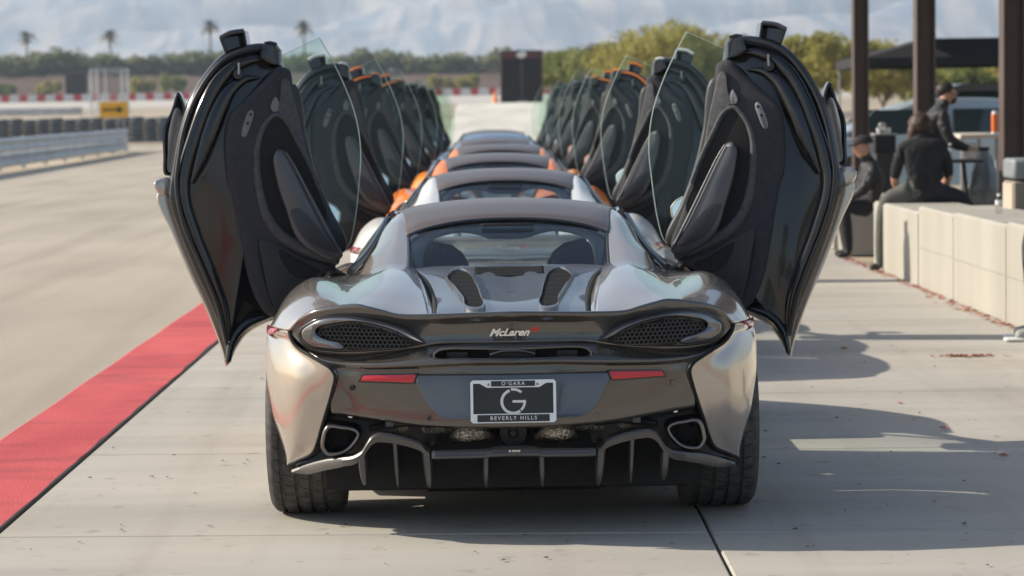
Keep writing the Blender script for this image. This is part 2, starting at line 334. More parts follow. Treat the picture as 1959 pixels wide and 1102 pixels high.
def build_door(car, s):
    d = empty('door', (0, 0, 0), 0, car)
    def pil(nm, pts, rings, m, par=d, **k): return pillow(nm, pts, rings, m, par, s, **k)
    # outer skin in body colour: domed away from the camera
    skin = [(434, 701), (424, 668), (397, 597), (363, 526), (328, 443), (300, 372), (322, 344), (333, 300), (342, 248), (362, 190), (392, 140), (428, 103), (462, 88), (512, 84),
            (533, 96), (548, 160), (575, 260), (605, 372), (650, 488), (620, 540), (560, 598), (500, 622), (472, 640), (452, 668)]
    pil('outer_skin', [D(x, y, .10) for x, y in skin], [(.10, .10), (.05, .085), (.02, .05), (0, 0), (.002, -.03), (.01, -.04)], M['paint'], n=120)
    # glossy black inner shell
    shell = [(436, 699), (430, 664), (405, 590), (372, 518), (338, 432), (322, 372), (328, 330), (334, 290), (343, 246), (363, 188), (393, 138), (428, 102), (462, 88), (512, 84),
             (534, 98), (545, 160), (570, 260), (600, 372), (645, 495), (615, 535), (550, 596), (496, 620), (471, 637), (453, 662)]
    fr = pil('door_shell', [D(x, y, .03) for x, y in shell], [(.0, .04), (0, 0), (.006, -.022), (.022, -.034)], M['gloss'], n=140, sharp=70)
    def rib(name, px, r, dy, par=fr, m='gloss', n=40, flat=None):
        P = [D(x, y, dy) for x, y in px]; return MB().tube([(p[0]*s, p[1], p[2]) for p in P], r, 10, n, flat=flat).build(name, M[m], par, sharp=60)
    rib('shell_rib', [(520, 112), (480, 116), (445, 130), (415, 160), (392, 205), (372, 262), (356, 315), (350, 372), (372, 448), (405, 528), (428, 590), (436, 650)], [.004, .026, .034, .036, .036, .034, .03, .028, .026, .024, .02, .012], -.012)
    rib('shell_rib', [(500, 148), (468, 152), (440, 172), (420, 205), (402, 250), (385, 300), (366, 350)], [.002, .024, .040, .046, .044, .034, .012], -.02)
    rib('edge_seal', [(520, 90), (470, 96), (430, 113), (396, 150), (368, 200), (350, 255), (341, 310), (337, 350), (350, 425), (384, 506), (416, 585), (434, 660)], .010, -.035, m='edgeseal')
    rib('edge_flange', [(436, 692), (446, 650), (470, 622), (505, 606), (545, 590)], [.014, .02, .022, .018, .01], -.01)
    # suede trim panel
    trim = [(537, 129), (552, 133), (560, 170), (570, 219), (588, 302), (612, 372), (640, 436), (656, 482), (652, 494), (641, 506), (642, 521), (626, 521), (596, 540), (556, 590),
            (530, 606), (512, 600), (496, 580), (480, 543), (464, 472), (444, 372), (436, 349), (431, 300), (431, 271), (440, 219), (465, 194), (500, 160)]
    tp = pil('trim_panel', [D(x, y, -.015) for x, y in trim], [(0, .03), (0, -.035), (.010, -.052), (.028, -.060)], M['suede'], n=150, sharp=70)
    # flat plate in the arch, recess shade put into its black, with padded rim
    bowl_shade_plate = [(498, 360), (494, 320), (493, 287), (502, 250), (527, 222), (543, 231), (564, 268), (589, 318), (607, 364), (625, 410), (610, 440), (575, 455), (545, 447), (520, 428), (506, 400)]
    bo = pil('bowl_shade_plate', [D(x, y, -.074) for x, y in bowl_shade_plate], [(0, .0), (.004, -.003), (.01, -.003)], M['matte'], tp)
    arch = [(648, 500), (610, 487), (570, 470), (536, 448), (510, 412), (496, 360), (491, 310), (493, 275), (506, 240), (527, 219), (545, 228), (566, 264), (592, 315), (612, 362)]
    rib('arch_rim', arch, [.018, .026, .027, .026, .024, .021, .018, .015, .013, .012, .012, .012, .012, .010], -.074, tp, 'sunlithide', 60)
    ap_ = [(541, 150), (551, 152), (560, 182), (571, 222), (589, 303), (613, 372), (606, 362), (590, 316), (566, 264), (547, 228), (531, 214), (536, 185)]
    pil('sunlit_tone_panel', [D(x, y, -.076) for x, y in ap_], [(0, .004), (.002, -.003), (.005, -.005)], M['sunlithide'], tp, n=70)  # strip of the dark trim, toned lighter as if sunlit
    # armrest, grab handle
    arm = [(524, 298), (533, 285), (545, 290), (558, 312), (588, 370), (625, 440), (655, 491), (644, 497), (589, 475), (566, 450), (548, 401), (534, 360), (526, 325)]
    ar = pil('armrest', [D(x, y, -.08) for x, y in arm], [(0, .02), (0, -.03), (.006, -.045), (.016, -.052)], M['armrest'], sharp=70, n=90)
    spk = [(555, 405), (567, 398), (585, 410), (604, 429), (625, 455), (643, 480), (613, 473), (589, 463), (572, 443), (560, 420)]
    pil('speaker_grille', [D(x, y, -.134) for x, y in spk], [(0, .005), (0, -.004), (.003, -.005)], M['speaker'], ar)
    rib('armrest_edge', [(546, 290), (560, 312), (590, 369), (626, 438), (655, 490)], [.004, .006, .007, .008, .004], -.125, ar, 'armrest')
    # lower pocket
    low = [(493, 455), (530, 466), (575, 490), (632, 512), (622, 522), (592, 542), (560, 580), (530, 604), (512, 560), (500, 500)]
    lp = pil('lower_panel', [D(x, y, -.074) for x, y in low], [(0, .01), (0, -.004), (.005, -.010), (.012, -.011)], M['leather'], tp, sharp=70)
    pk = [(534, 478), (560, 490), (590, 507), (612, 517), (592, 532), (566, 530), (546, 512)]
    pil('pocket_shade_plate', [D(x, y, -.088) for x, y in pk], [(0, .004), (.003, -.001)], M['matte'], lp, n=40)  # flat plate; the pocket's shade is put into its black
    rib('stitch_seam', [(493, 457), (497, 500), (508, 545), (522, 585), (530, 602)], .004, -.085, tp, 'matte', 20)
    pil('tweeter_cover', [D(x, y, -.078) for x, y in [(518, 206), (522, 192), (527, 185), (532, 192), (536, 206), (529, 214), (522, 213)]], [(0, .004), (0, -.002), (.004, -.005)], M['greyplastic'], tp, n=32)
    hd = pil('release_handle', [D(x, y, -.078) for x, y in [(462, 256), (463, 246), (469, 228), (475, 214), (480, 210), (485, 213), (485, 222), (480, 238), (474, 255), (469, 262), (464, 262)]], [(0, .004), (0, -.003), (.003, -.006)], M['greyplastic'], tp, n=32)
    for (x, y) in ((480, 219), (474, 236)):
        p = D(x, y, -.088); MB().lathe([(.001, -.002), (.006, -.002), (.006, .006)], (p[0]*s, p[1], p[2]), 12, 'y').build('screw', M['matte'], hd)
    # latch cap at the top, duct
    cap = [(500, 95), (500, 95), (507, 82), (507, 82), (529, 85), (529, 85), (537, 96), (537, 96), (539, 127), (539, 127), (518, 124), (497, 110), (497, 110)]
    pil('latch_cap', [D(x, y, -.03) for x, y in cap], [(0, .06), (0, -.02), (.008, -.035), (.02, -.035)], M['gloss'], fr, n=48, sharp=30)
    MB().tube([(p[0]*s, p[1], p[2]) for p in [D(x, y, -.045) for x, y in [(506, 85), (516, 83), (529, 86)]]], .011, 8, 10).build('cap_trim', M['doorcap'], fr)
    duct = [(420, 73), (420, 73), (440, 62), (469, 58), (469, 58), (475, 92), (475, 92), (455, 98), (432, 104), (432, 104)]
    du = pil('duct', [D(x, y, .04) for x, y in duct], [(0, .14), (0, -.02), (.008, -.022), (.010, .03)], M['gloss'], fr, n=40, sharp=30)
    MB().tube([(p[0]*s, p[1], p[2]) for p in [D(x, y, .02) for x, y in [(421, 73), (440, 63), (466, 59)]]], .011, 8, 16).build('duct_lip', M['ductlip'], du)
    for (x, y, r) in ((456, 123, .010), (456, 142, .022)):
        p = D(x, y, -.045); MB().lathe([(.001, -.012), (r, -.010), (r*1.1, .01)], (p[0]*s, p[1], p[2]), 16, 'y').build('buffer', M['satin'], fr)
    MB().tube([(p[0]*s, p[1], p[2]) for p in (D(457, 120, -.055), D(457, 142, -.055))], .006, 8).build('striker_bar', M['steel'], fr)
    # intake fin on the outer edge
    fo = [(342, 176), (354, 203), (350, 250), (340, 330), (316, 335), (313, 300), (314, 246), (328, 212)]
    fi = pil('intake_fin', [D(x, y, .08) for x, y in fo], [(0, .06), (0, -.01), (.010, -.012), (.012, .02)], M['gloss'], d, n=48, sharp=30)
    pil('intake_inner', [D(x, y, .085) for x, y in [(338, 205), (347, 212), (342, 262), (333, 328), (322, 331), (320, 290), (323, 244)]], [(0, .004), (.004, -.003)], M['paint'], fi, n=40)
    led = [(294, 350), (303, 342), (326, 341), (329, 352), (322, 378), (304, 372)]
    pil('side_ledge', [D(x, y, .06) for x, y in led], [(.02, .10), (.004, .08), (0, 0), (.006, -.012), (.016, -.014)], M['paint'], d, n=40, sharp=50)
    # sash and glass
    sash = [(556, 160), (563, 160), (586, 262), (606, 335), (632, 400), (664, 470), (656, 484), (640, 450), (608, 376), (578, 280)]
    pil('sash', [D(x, y, .0) for x, y in sash], [(0, .03), (0, -.03), (.004, -.034)], M['satin'], d, n=60)
    gl = [(536, 108), (573, 90), (611, 72), (638, 120), (663, 173), (681, 225), (690, 287), (687, 349), (676, 438), (667, 469), (656, 480), (628, 420), (592, 320), (562, 200), (545, 130)]
    P = outline([D(x, y, .05) for x, y in [gl[0], gl[0], gl[1], gl[2], gl[2]]+gl[3:]], 90)
    g = pillow('window_glass', P, [(0, .002), (0, -.002)], M['doorglass'], d, s, raw=True)
    E_ = [D(x, y, .05) for x, y in [(611, 72), (638, 120), (663, 173), (681, 225), (690, 287), (687, 349), (676, 438), (667, 469), (656, 480)]]
    MB().tube([(p[0]*s, p[1], p[2]) for p in E_], .0026, 6, 50).build('glass_edge', M['glassedge'], g)
    E_ = [D(x, y, .05) for x, y in [(536, 108), (573, 90), (611, 72)]]
    MB().tube([(p[0]*s, p[1], p[2]) for p in E_], .0014, 6, 20).build('glass_edge', M['glassedge'], g)
    # door mirror, carried behind the glass
    mi = [(621, 402), (625, 385), (625, 385), (641, 393), (652, 405), (652, 405), (650, 424), (641, 438), (641, 438), (630, 424)]
    mm = pil('mirror_housing', [D(x, y, .32) for x, y in mi], [(.03, .10), (.01, .07), (0, 0), (.004, -.006), (.008, -.006)], M['paint'], d, n=40)
    pil('mirror_glass', [D(x, y, .313) for x, y in mi], [(.007, .003), (.008, -.002)], M['mirrorglass'], mm, n=40)
    p0, p1 = D(636, 420, .38), D(626, 455, .12)
    MB().tube([(p0[0]*s, p0[1], p0[2]), (p1[0]*s, p1[1], p1[2])], .02, 8).build('mirror_arm', M['satin'], mm)
    p0, p1 = D(600, 500, .06), L(668, 540, 2.95)      # hinge arm back to the body
    MB().tube([(p0[0]*s, p0[1], p0[2]), (p1[0]*s, p1[1], p1[2]), (.60*s, 3.05, .80)], .028, 8).build('hinge_arm', M['satin'], d)
    p0 = D(560, 500, .08)
    MB().tube([(p0[0]*s, p0[1], p0[2]), (.78*s, 2.9, .62), (.70*s, 3.05, .5)], .016, 8).build('gas_strut', M['steel'], d)
    return d
def build_car():
    car = empty('supercar', (0, YT, 0))
    # ---- rear fenders, quarter corners, buttresses
    fend = [[(.300, .088, .820), (.405, .112, .822), (.529, .147, .850), (.620, .185, .858), (.718, .235, .837), (.786, .27, .803), (.826, .30, .761)],
            [(.308, .22, .838), (.402, .23, .850), (.51, .27, .868), (.62, .31, .868), (.73, .35, .858), (.815, .38, .815), (.868, .39, .757)],
            [(.322, .45, .866), (.405, .47, .895), (.50, .48, .900), (.63, .50, .878), (.755, .53, .888), (.85, .54, .835), (.910, .54, .75)],
            [(.350, .76, .900), (.412, .78, .930), (.50, .80, .930), (.645, .82, .886), (.775, .84, .907), (.875, .83, .845), (.938, .80, .735)],
            [(.376, 1.05, .920), (.42, 1.06, .940), (.50, 1.08, .940), (.655, 1.1, .884), (.79, 1.12, .898), (.89, 1.12, .83), (.937, 1.12, .72)],
            [(.42, 1.5, .93), (.47, 1.5, .94), (.55, 1.5, .93), (.67, 1.5, .88), (.80, 1.5, .86), (.89, 1.5, .79), (.925, 1.5, .68)]]
    gap = [(.826, .30, .759), (.818, .28, .734), (.793, .26, .702), (.737, .20, .673), (.697, .17, .652), (.662, .15, .630), (.649, .15, .607), (.661, .17, .549), (.679, .19, .491),
           (.706, .22, .41), (.727, .25, .344), (.745, .27, .306), (.801, .33, .271), (.843, .38, .246)]
    rim = [(.938, .80, .732), (.940, .734, .726), (.940, .671, .709), (.939, .611, .681), (.936, .557, .644), (.931, .51, .597), (.926, .479, .554), (.918, .457, .514), (.91, .44, .471),
           (.902, .429, .426), (.888, .423, .380), (.873, .423, .334), (.857, .428, .288), (.846, .43, .243)]
    def bulge(t, k):
        R_ = []
        for i, (g, r) in enumerate(zip(gap, rim)):
            p = np.array(g)*(1-t)+np.array(r)*t; n = np.array([r[1]-g[1], -(r[0]-g[0]), 0]); L_ = np.linalg.norm(n); n = n/(L_+1e-9)
            w = k*min(1, L_/.35)*min(1., .12+i/5.)
            p = p + n*w; R_.append(p)
        for _ in range(3): R_ = [R_[0]]+[(R_[i-1]+2*R_[i]+R_[i+1])/4 for i in range(1, len(R_)-1)]+[R_[-1]]
        return [tuple(p) for p in R_]
    inner = [tuple(np.array(p)+np.array((.004, .03, 0))) for p in gap]
    corner = [inner, gap, bulge(.10, .026), bulge(.34, .062), bulge(.68, .052), rim, [(p[0]-.02, p[1]+.006, p[2]) for p in rim]]
    corner[2][0] = (.846, .325, .758); corner[3][0] = (.885, .42, .752); corner[4][0] = (.915, .58, .744)
    side = [[(.937, 1.12, .72), (.935, 1.18, .55), (.925, 1.21, .40), (.90, 1.22, .22)],
            [(.936, 1.3, .70), (.93, 1.32, .55), (.92, 1.34, .40), (.90, 1.34, .20)],
            [(.925, 1.5, .68), (.90, 1.5, .55), (.89, 1.5, .40), (.89, 1.5, .18)]]
    but = [[(.449, 1.86, 1.120), (.470, 1.88, 1.117), (.500, 1.90, 1.098), (.52, 1.92, 1.05)],
           [(.432, 1.66, 1.085), (.475, 1.70, 1.092), (.530, 1.73, 1.055), (.545, 1.75, 1.00)],
           [(.420, 1.48, 1.035), (.480, 1.50, 1.040), (.550, 1.52, 1.000), (.57, 1.56, .95)],
           [(.412, 1.28, .975), (.485, 1.30, .985), (.565, 1.32, .965), (.60, 1.36, .92)],
           [(.408, 1.05, .905), (.49, 1.06, .915), (.575, 1.08, .900), (.63, 1.1, .86)]]
    for s in (-1, 1):
        panel('rear_fender', fend, M['paint'], car, s, 40, 50)
        cn = panel('quarter_corner', corner, M['paint'], car, s, 60, 40)
        MB().tube(sx([(p[0]+.001, p[1]-.001, p[2]) for p in gap], s), .0065, 8, 90).build('shut_line', M['matte'], cn)
        MB().tube(sx([(p[0], p[1]+.002, p[2]-.003) for p in fend[0]], s), .0045, 6, 50).build('shut_line', M['matte'], car)
        MB().tube(sx([(.82, .31, .758), (.858, .40, .753), (.898, .55, .745), (.926, .80, .730)], s), .010, 6, 24).build('added_leak_strip', M['matte'], cn)  # added behind the joint to stop sunlight leaking through
        panel('side_panel', side, M['paint'], car, s, 14, 12)
        b = panel('buttress', but, M['paint'], car, s, 24, 40)
        MB().tube(sx([(.525, 1.95, 1.09), (.56, 1.72, 1.02), (.60, 1.52, .96), (.655, 1.32, .905)], s), .016, 8, 24).build('window_seal', M['gloss'], car)
        MB().tube(sx([(p[0][0]-.003, p[0][1], p[0][2]) for p in but], s), .006, 8, 30).build('glass_seal', M['satin'], b)
        # marker light at the joint of fender and corner
        panel('marker_lamp', [[(.872, .372, .762), (.905, .48, .757), (.942, .72, .746)], [(.884, .388, .751), (.918, .50, .742), (.946, .72, .731)], [(.890, .40, .741), (.920, .51, .728), (.945, .70, .714)]], M['redlamp'], cn, s, 10, 6, .006)
        # intake and sill
        pillow('side_intake', [(.93, 1.24, .58), (.93, 1.46, .56), (.93, 1.46, .30), (.93, 1.28, .32)], [(0, .0), (0, .001)], M['matte'], car, s, n=24)
        MB().box((s*.86, 2.3, .17), (.14, 1.75, .16)).build('sill', M['paint'], car, bevel=.03)
    # ---- tail panel with the lip
    top = [(980, 596), (890, 599), (837, 601), (767, 601), (732, 593), (703, 586), (674, 582), (607, 592), (573, 609), (555, 632)]
    bot = [(980, 655), (890, 656), (837, 657), (795, 664), (755, 669), (718, 672), (680, 675), (612, 673), (574, 655), (557, 638)]
    rows = []
    for v, dy in ((0, .03), (0, -.012), (.06, -.022), (.16, -.016), (.34, .0), (.6, .01), (.85, .008), (1, .004), (1.06, .02)):
        rows.append([T(t[0]*(1-v)+b[0]*v, t[1]*(1-v)+b[1]*v, dy*(1 if i < 8 else .3)) for i, (t, b) in enumerate(zip(top, bot))])
    for r in rows: r[0] = (0., r[0][1], r[0][2])
    tail = panel('tail_panel', rows, M['shadedpaint'], car, 0, 60, 40, .004)
    text_mesh('badge_lettering', 'McLaren', .036, M['chrome'], tail, (-.012, .018, .766), .45, .002, 1., .0012, 1.12)
    pillow('badge_swoosh', [(.058, .02, .766), (.070, .02, .778), (.086, .02, .783), (.097, .02, .785), (.091, .02, .772), (.08, .02, .762), (.085, .02, .772), (.075, .02, .773)], [(0, .004), (0, -.002)], M['badge_red'], tail, 1, n=32)
    for s in (-1, 1):
        lamp = empty('tail_light', (0, 0, 0), 0, car)
        ring = [(813, 656), (790, 635), (750, 618), (703, 608), (660, 602), (616, 605), (587, 618), (571, 633), (573, 650), (596, 666), (631, 672), (663, 673), (718, 671), (785, 664)]
        pillow('lamp_surround', [T(813, 656, -.004)]+[T(x, y, -.004) for x, y in ring], [(0, .03), (0, -.006), (.005, -.012), (.010, -.012)], M['gloss'], lamp, s, n=110, sharp=60)
        lens = [(812, 655), (788, 638), (749, 622), (703, 612), (660, 606), (618, 609), (591, 621), (577, 634), (579, 648), (598, 662), (631, 668), (655, 668), (661, 664), (655, 656), (630, 649), (612, 641), (605, 633), (612, 626),
                (632, 621), (674, 616), (718, 622), (761, 636), (796, 654)]
        pillow('lamp_lens', [T(x, y, -.020) for x, y in lens], [(0, .012), (0, -.006), (.004, -.014), (.0075, -.017)], M['lens'], lamp, s, n=150, sharp=70)
        hx = [(799, 659), (761, 640), (718, 627), (674, 620), (632, 625), (610, 632), (616, 641), (634, 649), (656, 657), (664, 668), (700, 669), (732, 667)]
        H = [T(x, y) for x, y in hx]
        pillow('lamp_cavity', [T(x, y, -.0185) for x, y in hx], [(0, .004), (.001, -.0005)], M['matte'], lamp, s, n=60)
        comb('lamp_honeycomb', [(p[0], p[2]) for p in H], lambda a: ytail(a)-.027, .0098, .0016, .006, M['comb'], lamp, s)
    # ---- bumper
    bm = [[(980, 656, .075), (900, 657, .08), (800, 662, .115), (718, 673, .165), (660, 676, .21), (612, 674, .25), (580, 662, .285)],
          [(980, 660, .045), (900, 661, .05), (800, 667, .09), (718, 678, .145), (660, 681, .195), (614, 680, .235), (586, 670, .27)],
          [(980, 675, .022), (900, 676, .027), (800, 681, .065), (718, 688, .12), (662, 688, .17), (622, 685, .205), (597, 678, .235)],
          [(980, 689, -.005), (900, 690, .0), (800, 694, .04), (718, 697, .095), (664, 696, .148), (630, 691, .18), (608, 685, .205)],
          [(980, 694, .0), (900, 695, .005), (800, 700, .045), (718, 703, .10), (666, 702, .152), (634, 698, .175), (616, 694, .19)],
          [(980, 697, .035), (900, 698, .04), (800, 703, .075), (718, 706, .118), (668, 706, .16), (642, 706, .172), (628, 704, .178)],
          [(980, 712, .035), (900, 713, .04), (800, 716, .078), (718, 719, .12), (668, 721, .158), (650, 720, .166), (643, 720, .168)],
          [(980, 745, .030), (900, 746, .035), (800, 748, .075), (718, 750, .118), (668, 750, .158), (646, 748, .17), (639, 747, .175)],
          [(980, 800, .028), (900, 800, .033), (800, 795, .072), (718, 785, .118), (668, 778, .165), (643, 774, .182), (633, 772, .188)],
          [(980, 816, .034), (900, 816, .039), (800, 811, .078), (718, 800, .124), (670, 793, .17), (646, 790, .188), (634, 788, .195)],
          [(980, 819, .075), (900, 819, .08), (800, 814, .12), (718, 803, .16), (670, 796, .20), (646, 793, .22), (634, 791, .225)]]
    rows = [[L(*p) for p in r] for r in bm]
    for r in rows: r[0] = (0., r[0][1], r[0][2])
    slot = [(980, 666), (900, 666), (857, 667), (838, 671), (829, 681), (834, 687), (870, 687), (980, 687)]
    SP = [L(x, y, .03) for x, y in slot]; sp2 = [(p[0], p[2]) for p in SP]+[(-p[0], p[2]) for p in SP[::-1]]
    bump = panel('bumper', rows, M['shadedpaint'], car, 0, 64, 90, .004, keep=lambda a, y, z: not inside(a, z, [(-.001, SP[0][2])]+[(p[0], p[2]) for p in SP]+[(-.001, SP[-1][2])]))
    # slot: rim, dark cavity and a fine mesh
    full = [(p[0], ysl, p[2]) for p in SP for ysl in [.018+.35*p[0]**2]]
    loop = [(-p[0], p[1]-.004, p[2]) for p in full[::-1]]+[(p[0], p[1]-.004, p[2]) for p in full[1:]]
    MB().tube([(p[0], p[1], p[2]) for p in loop], .005, 8, 90, True).build('slot_rim', M['shadedpaint'], bump)
    MB().box((0, .11, .69), (.66, .02, .09)).build('slot_back', M['matte'], bump)
    MB().box((0, .085, .685), (.17, .03, .05)).box((.2, .09, .68), (.08, .02, .03)).box((-.2, .09, .68), (.08, .02, .03)).build('slot_bracket', M['satin'], bump, bevel=.004)
    MB().tube([(-.08, .06, .682), (-.04, .05, .694), (.04, .05, .694), (.08, .06, .682)], .006, 8, 20).build('slot_latch', M['steel'], bump)
    # license recess, plate, reflectors, sensors
    rec = [(980, 715), (900, 715.5), (799, 717), (796, 732), (808, 756), (822, 779), (842, 796), (862, 802), (900, 803), (980, 803)]
    def yb(a): return float(np.interp(a, [0, .16, .36, .52, .62, .66], [.028, .033, .072, .117, .158, .17]))
    def Bp(px, py, dy=0.):
        y = .06
        for _ in range(4): p = L(px, py, y+dy); y = yb(p[0])
        return L(px, py, y+dy)
    rp = [Bp(x, y, -.003) for x, y in rec]; rp[0] = (0, *rp[0][1:]); rp[-1] = (0, *rp[-1][1:])
    rows = []
    for i_, (ex, ey) in enumerate(((799, 717), (797, 732), (808, 756), (822, 779), (842, 796), (864, 802))):
        r_ = [Bp(980+(ex-980)*q, ey-2*(1-q)*(i_ == 0), -.004-.032*i_/5.) for q in (0, .25, .5, .75, .92, 1.)]; r_[0] = (0., r_[0][1], r_[0][2]); rows.append(r_)
    panel('plate_recess', rows, M['recess'], bump, 0, 24, 20, .004)
    pl = empty('licence_plate', (0, -.007, .520), 0, car); pw, ph = .304, .152; pl.rotation_euler.x = rad(-5)
    MB().box((0, .0, 0), (pw, .004, ph)).build('plate_sheet', M['plate'], pl, bevel=.006)
    w_, h_ = pw/2+.002, ph/2+.001
    oc = [(-w_, h_-.008), (-w_+.008, h_), (w_-.008, h_), (w_, h_-.008), (w_, -h_+.008), (w_-.008, -h_), (-w_+.008, -h_), (-w_, -h_+.008)]
    hole = [(-w_+.010, h_-.012), (-w_+.034, h_-.012), (-.094, h_-.027), (.094, h_-.027), (w_-.034, h_-.012), (w_-.010, h_-.012), (w_-.010, -h_+.033), (-w_+.010, -h_+.033)]
    V = [(x, -.008, z) for x, z in oc]+[(x, -.008, z) for x, z in hole]+[(x, .0, z) for x, z in oc]
    mp_ = [(0, 0), (1, 1), (1, 2), (2, 3), (2, 4), (3, 5), (4, 6), (5, 6), (6, 7), (7, 7)]
    F = [(0, 1, 8+1, 8+0), (1, 2, 8+4, 8+3, 8+2, 8+1), (2, 3, 8+5, 8+4), (3, 4, 8+6, 8+5), (4, 5, 6, 7, 8+7, 8+6), (7, 0, 8+0, 8+7)]+[(i, (i+1) % 8, 16+(i+1) % 8, 16+i) for i in range(8)]
    mesh_obj('plate_frame', V, F, M['frame'], pl, smooth=False)
    MB().box((0, -.0085, -h_+.0165), (pw-.044, .003, .0255)).build('lower_name_strip', M['plate'], pl)
    MB().box((0, -.0085, h_-.013), (.158, .003, .020)).build('upper_name_strip', M['plate'], pl)
    for sg in (-1, 1): MB().lathe([(.0001, -.011), (.004, -.011), (.005, -.008)], (sg*.088, 0, h_-.016), 10, 'y').build('plate_screw', M['steel'], pl)
    text_mesh('name_lettering', "O'GARA", .0185, M['white'], pl, (0, -.0105, h_-.0128), 0, .0004, 1.35, .0002)
    text_mesh('town_lettering', 'BEVERLY HILLS', .0185, M['white'], pl, (0, -.0105, -h_+.0168), 0, .0004, 1.42, .0003)
    g = MB(); r0, r1 = .0365, .0465
    for (a0, a1) in ((rad(108), rad(306)),):
        A = np.linspace(a0, a1, 40); V = [(r*math.cos(a), 0, r*math.sin(a)) for a in A for r in (r0, r1)]
        V += [(p[0], .002, p[2]) for p in V]; n = 80
        g.add(V, [(2*i, 2*i+1, 2*i+3, 2*i+2) for i in range(39)])
    A = np.linspace(rad(48), rad(100), 12); g.add([(r*math.cos(a), 0, r*math.sin(a)) for a in A for r in (.0395, .0485)], [(2*i, 2*i+1, 2*i+3, 2*i+2) for i in range(11)])
    A = np.linspace(rad(-48), rad(4), 14); g.add([(r*math.cos(a), 0, r*math.sin(a)) for a in A for r in (.0365, .0455)], [(2*i, 2*i+1, 2*i+3, 2*i+2) for i in range(13)])
    g.box((.0215, 0, .0005), (.048, .001, .009))
    o = g.build('monogram', M['white'], pl, smooth=False); o.location = (0, -.005, -.001)
    for s in (-1, 1):
        pillow('reflector_bezel', [Bp(x, y, -.004) for x, y in [(685, 731), (685, 731), (693, 716), (693, 716), (799, 714), (799, 714), (793, 735), (793, 735)]], [(0, .01), (0, -.004), (.003, -.005)], M['gloss'], bump, s, n=48)
        pillow('reflector', [Bp(x, y, -.008) for x, y in [(690, 728.5), (690, 728.5), (695, 718.5), (695, 718.5), (796, 716.5), (796, 716.5), (790.5, 732), (790.5, 732)]], [(0, .006), (0, -.002), (.0015, -.003)], M['red'], bump, s, n=48)
        for (x, y) in ((822, 800), (673, 742)):
            p = Bp(x, y, -.002); MB().lathe([(.010, .004), (.010, -.001), (.0085, -.002), (.0085, .0), (.0001, .0)], (p[0]*s, p[1], p[2]), 20, 'y').build('parking_sensor', M['shadedpaint'] if s > 0 else M['satin'], bump)
    # ---- black bay behind the bumper, exhaust tips, foil, pipes
    MB().box((0, .55, .33), (1.40, .5, .34)).build('engine_bay', M['matte'], car)
    for s in (-1, 1):
        bay = [(655, 795), (640, 790), (628, 800), (616, 850), (604, 870), (566, 892), (600, 895), (690, 870), (720, 830), (830, 850), (830, 812), (760, 806)]
        pillow('rear_valance', [L(x, y, .30) for x, y in bay], [(0, .05), (0, 0), (.01, -.004)], M['satin'], car, s, n=70)
        tip = [(618, 866), (613, 856), (614, 840), (618, 824), (625, 814), (636, 811), (652, 813.5), (674, 816.5), (685, 822), (690, 832), (686, 844), (676, 857), (666, 866), (653, 872), (638, 874), (626, 873)]
        pillow('exhaust_tip', [L(x, y, .17) for x, y in tip], [(.012, .30), (0, .16), (-.001, .02), (.002, .005), (.006, 0), (.012, .0), (.017, .006), (.019, .02), (.021, .12)], M['tip'], car, s, n=64, sharp=60)
        pillow('exhaust_bore', [L(x, y, .26) for x, y in tip], [(.012, .01), (.013, 0)], M['matte'], car, s, n=64)
        cx, _, cz = L(652, 838, .24); MB().lathe([(.036, .0), (.034, -.006), (.032, 0)], (cx*s, .235, cz), 28, 'y').build('exhaust_inner_ring', M['steel'], car)
        MB().tube(sx([(.44, .30, .395), (.36, .33, .385), (.27, .30, .39), (.20, .34, .40)], s), [.02, .03, .026, .03], 12, 30).build('exhaust_pipe', M['foil'], car, sharp=None)
        MB().tube(sx([(.53, .22, .40), (.40, .26, .412), (.30, .27, .405)], s), .014, 10, 16).build('exhaust_bracket', M['satin'], car)
        f = MB(); f.tube(sx([(.09, .20, .36), (.13, .16, .385), (.18, .15, .385), (.22, .20, .36)], s), [.02, .036, .036, .02], 12, 24); f.build('heat_shield', M['foil'], car, sharp=None)
        MB().box((s*.455, .20, .422), (.03, .02, .028)).box((s*.40, .22, .418), (.09, .01, .012)).build('bracket', M['greyplastic'], car, bevel=.003)
        MB().lathe([(.001, -.01), (.012, -.01), (.012, .01)], (s*.60, .23, .452), 10, 'y').lathe([(.001, -.01), (.008, -.01), (.008, .01)], (s*.575, .23, .455), 10, 'y').build('clamp_bolt', M['chrome'], car)
    MB().lathe([(.001, -.03), (.05, -.03), (.058, -.01), (.06, .05)], (0, .25, .375), 24, 'y').lathe([(.001, -.05), (.012, -.05), (.02, -.03)], (0, .25, .375), 16, 'y').build('gearbox_end', M['satin'], car)
    MB().lathe([(.001, -.012), (.006, -.012), (.014, -.004), (.016, .02)], (0, .10, .413), 20, 'y').build('reversing_camera', M['satin'], car)
    # ---- diffuser
    df = empty('diffuser', (0, 0, 0), 0, car)
    edge = [(558, 903), (590, 892), (622, 884), (655, 880), (678, 876), (692, 867), (701, 852), (710, 840), (721, 834), (735, 834), (790, 845), (806, 852), (816, 864), (822, 868)]
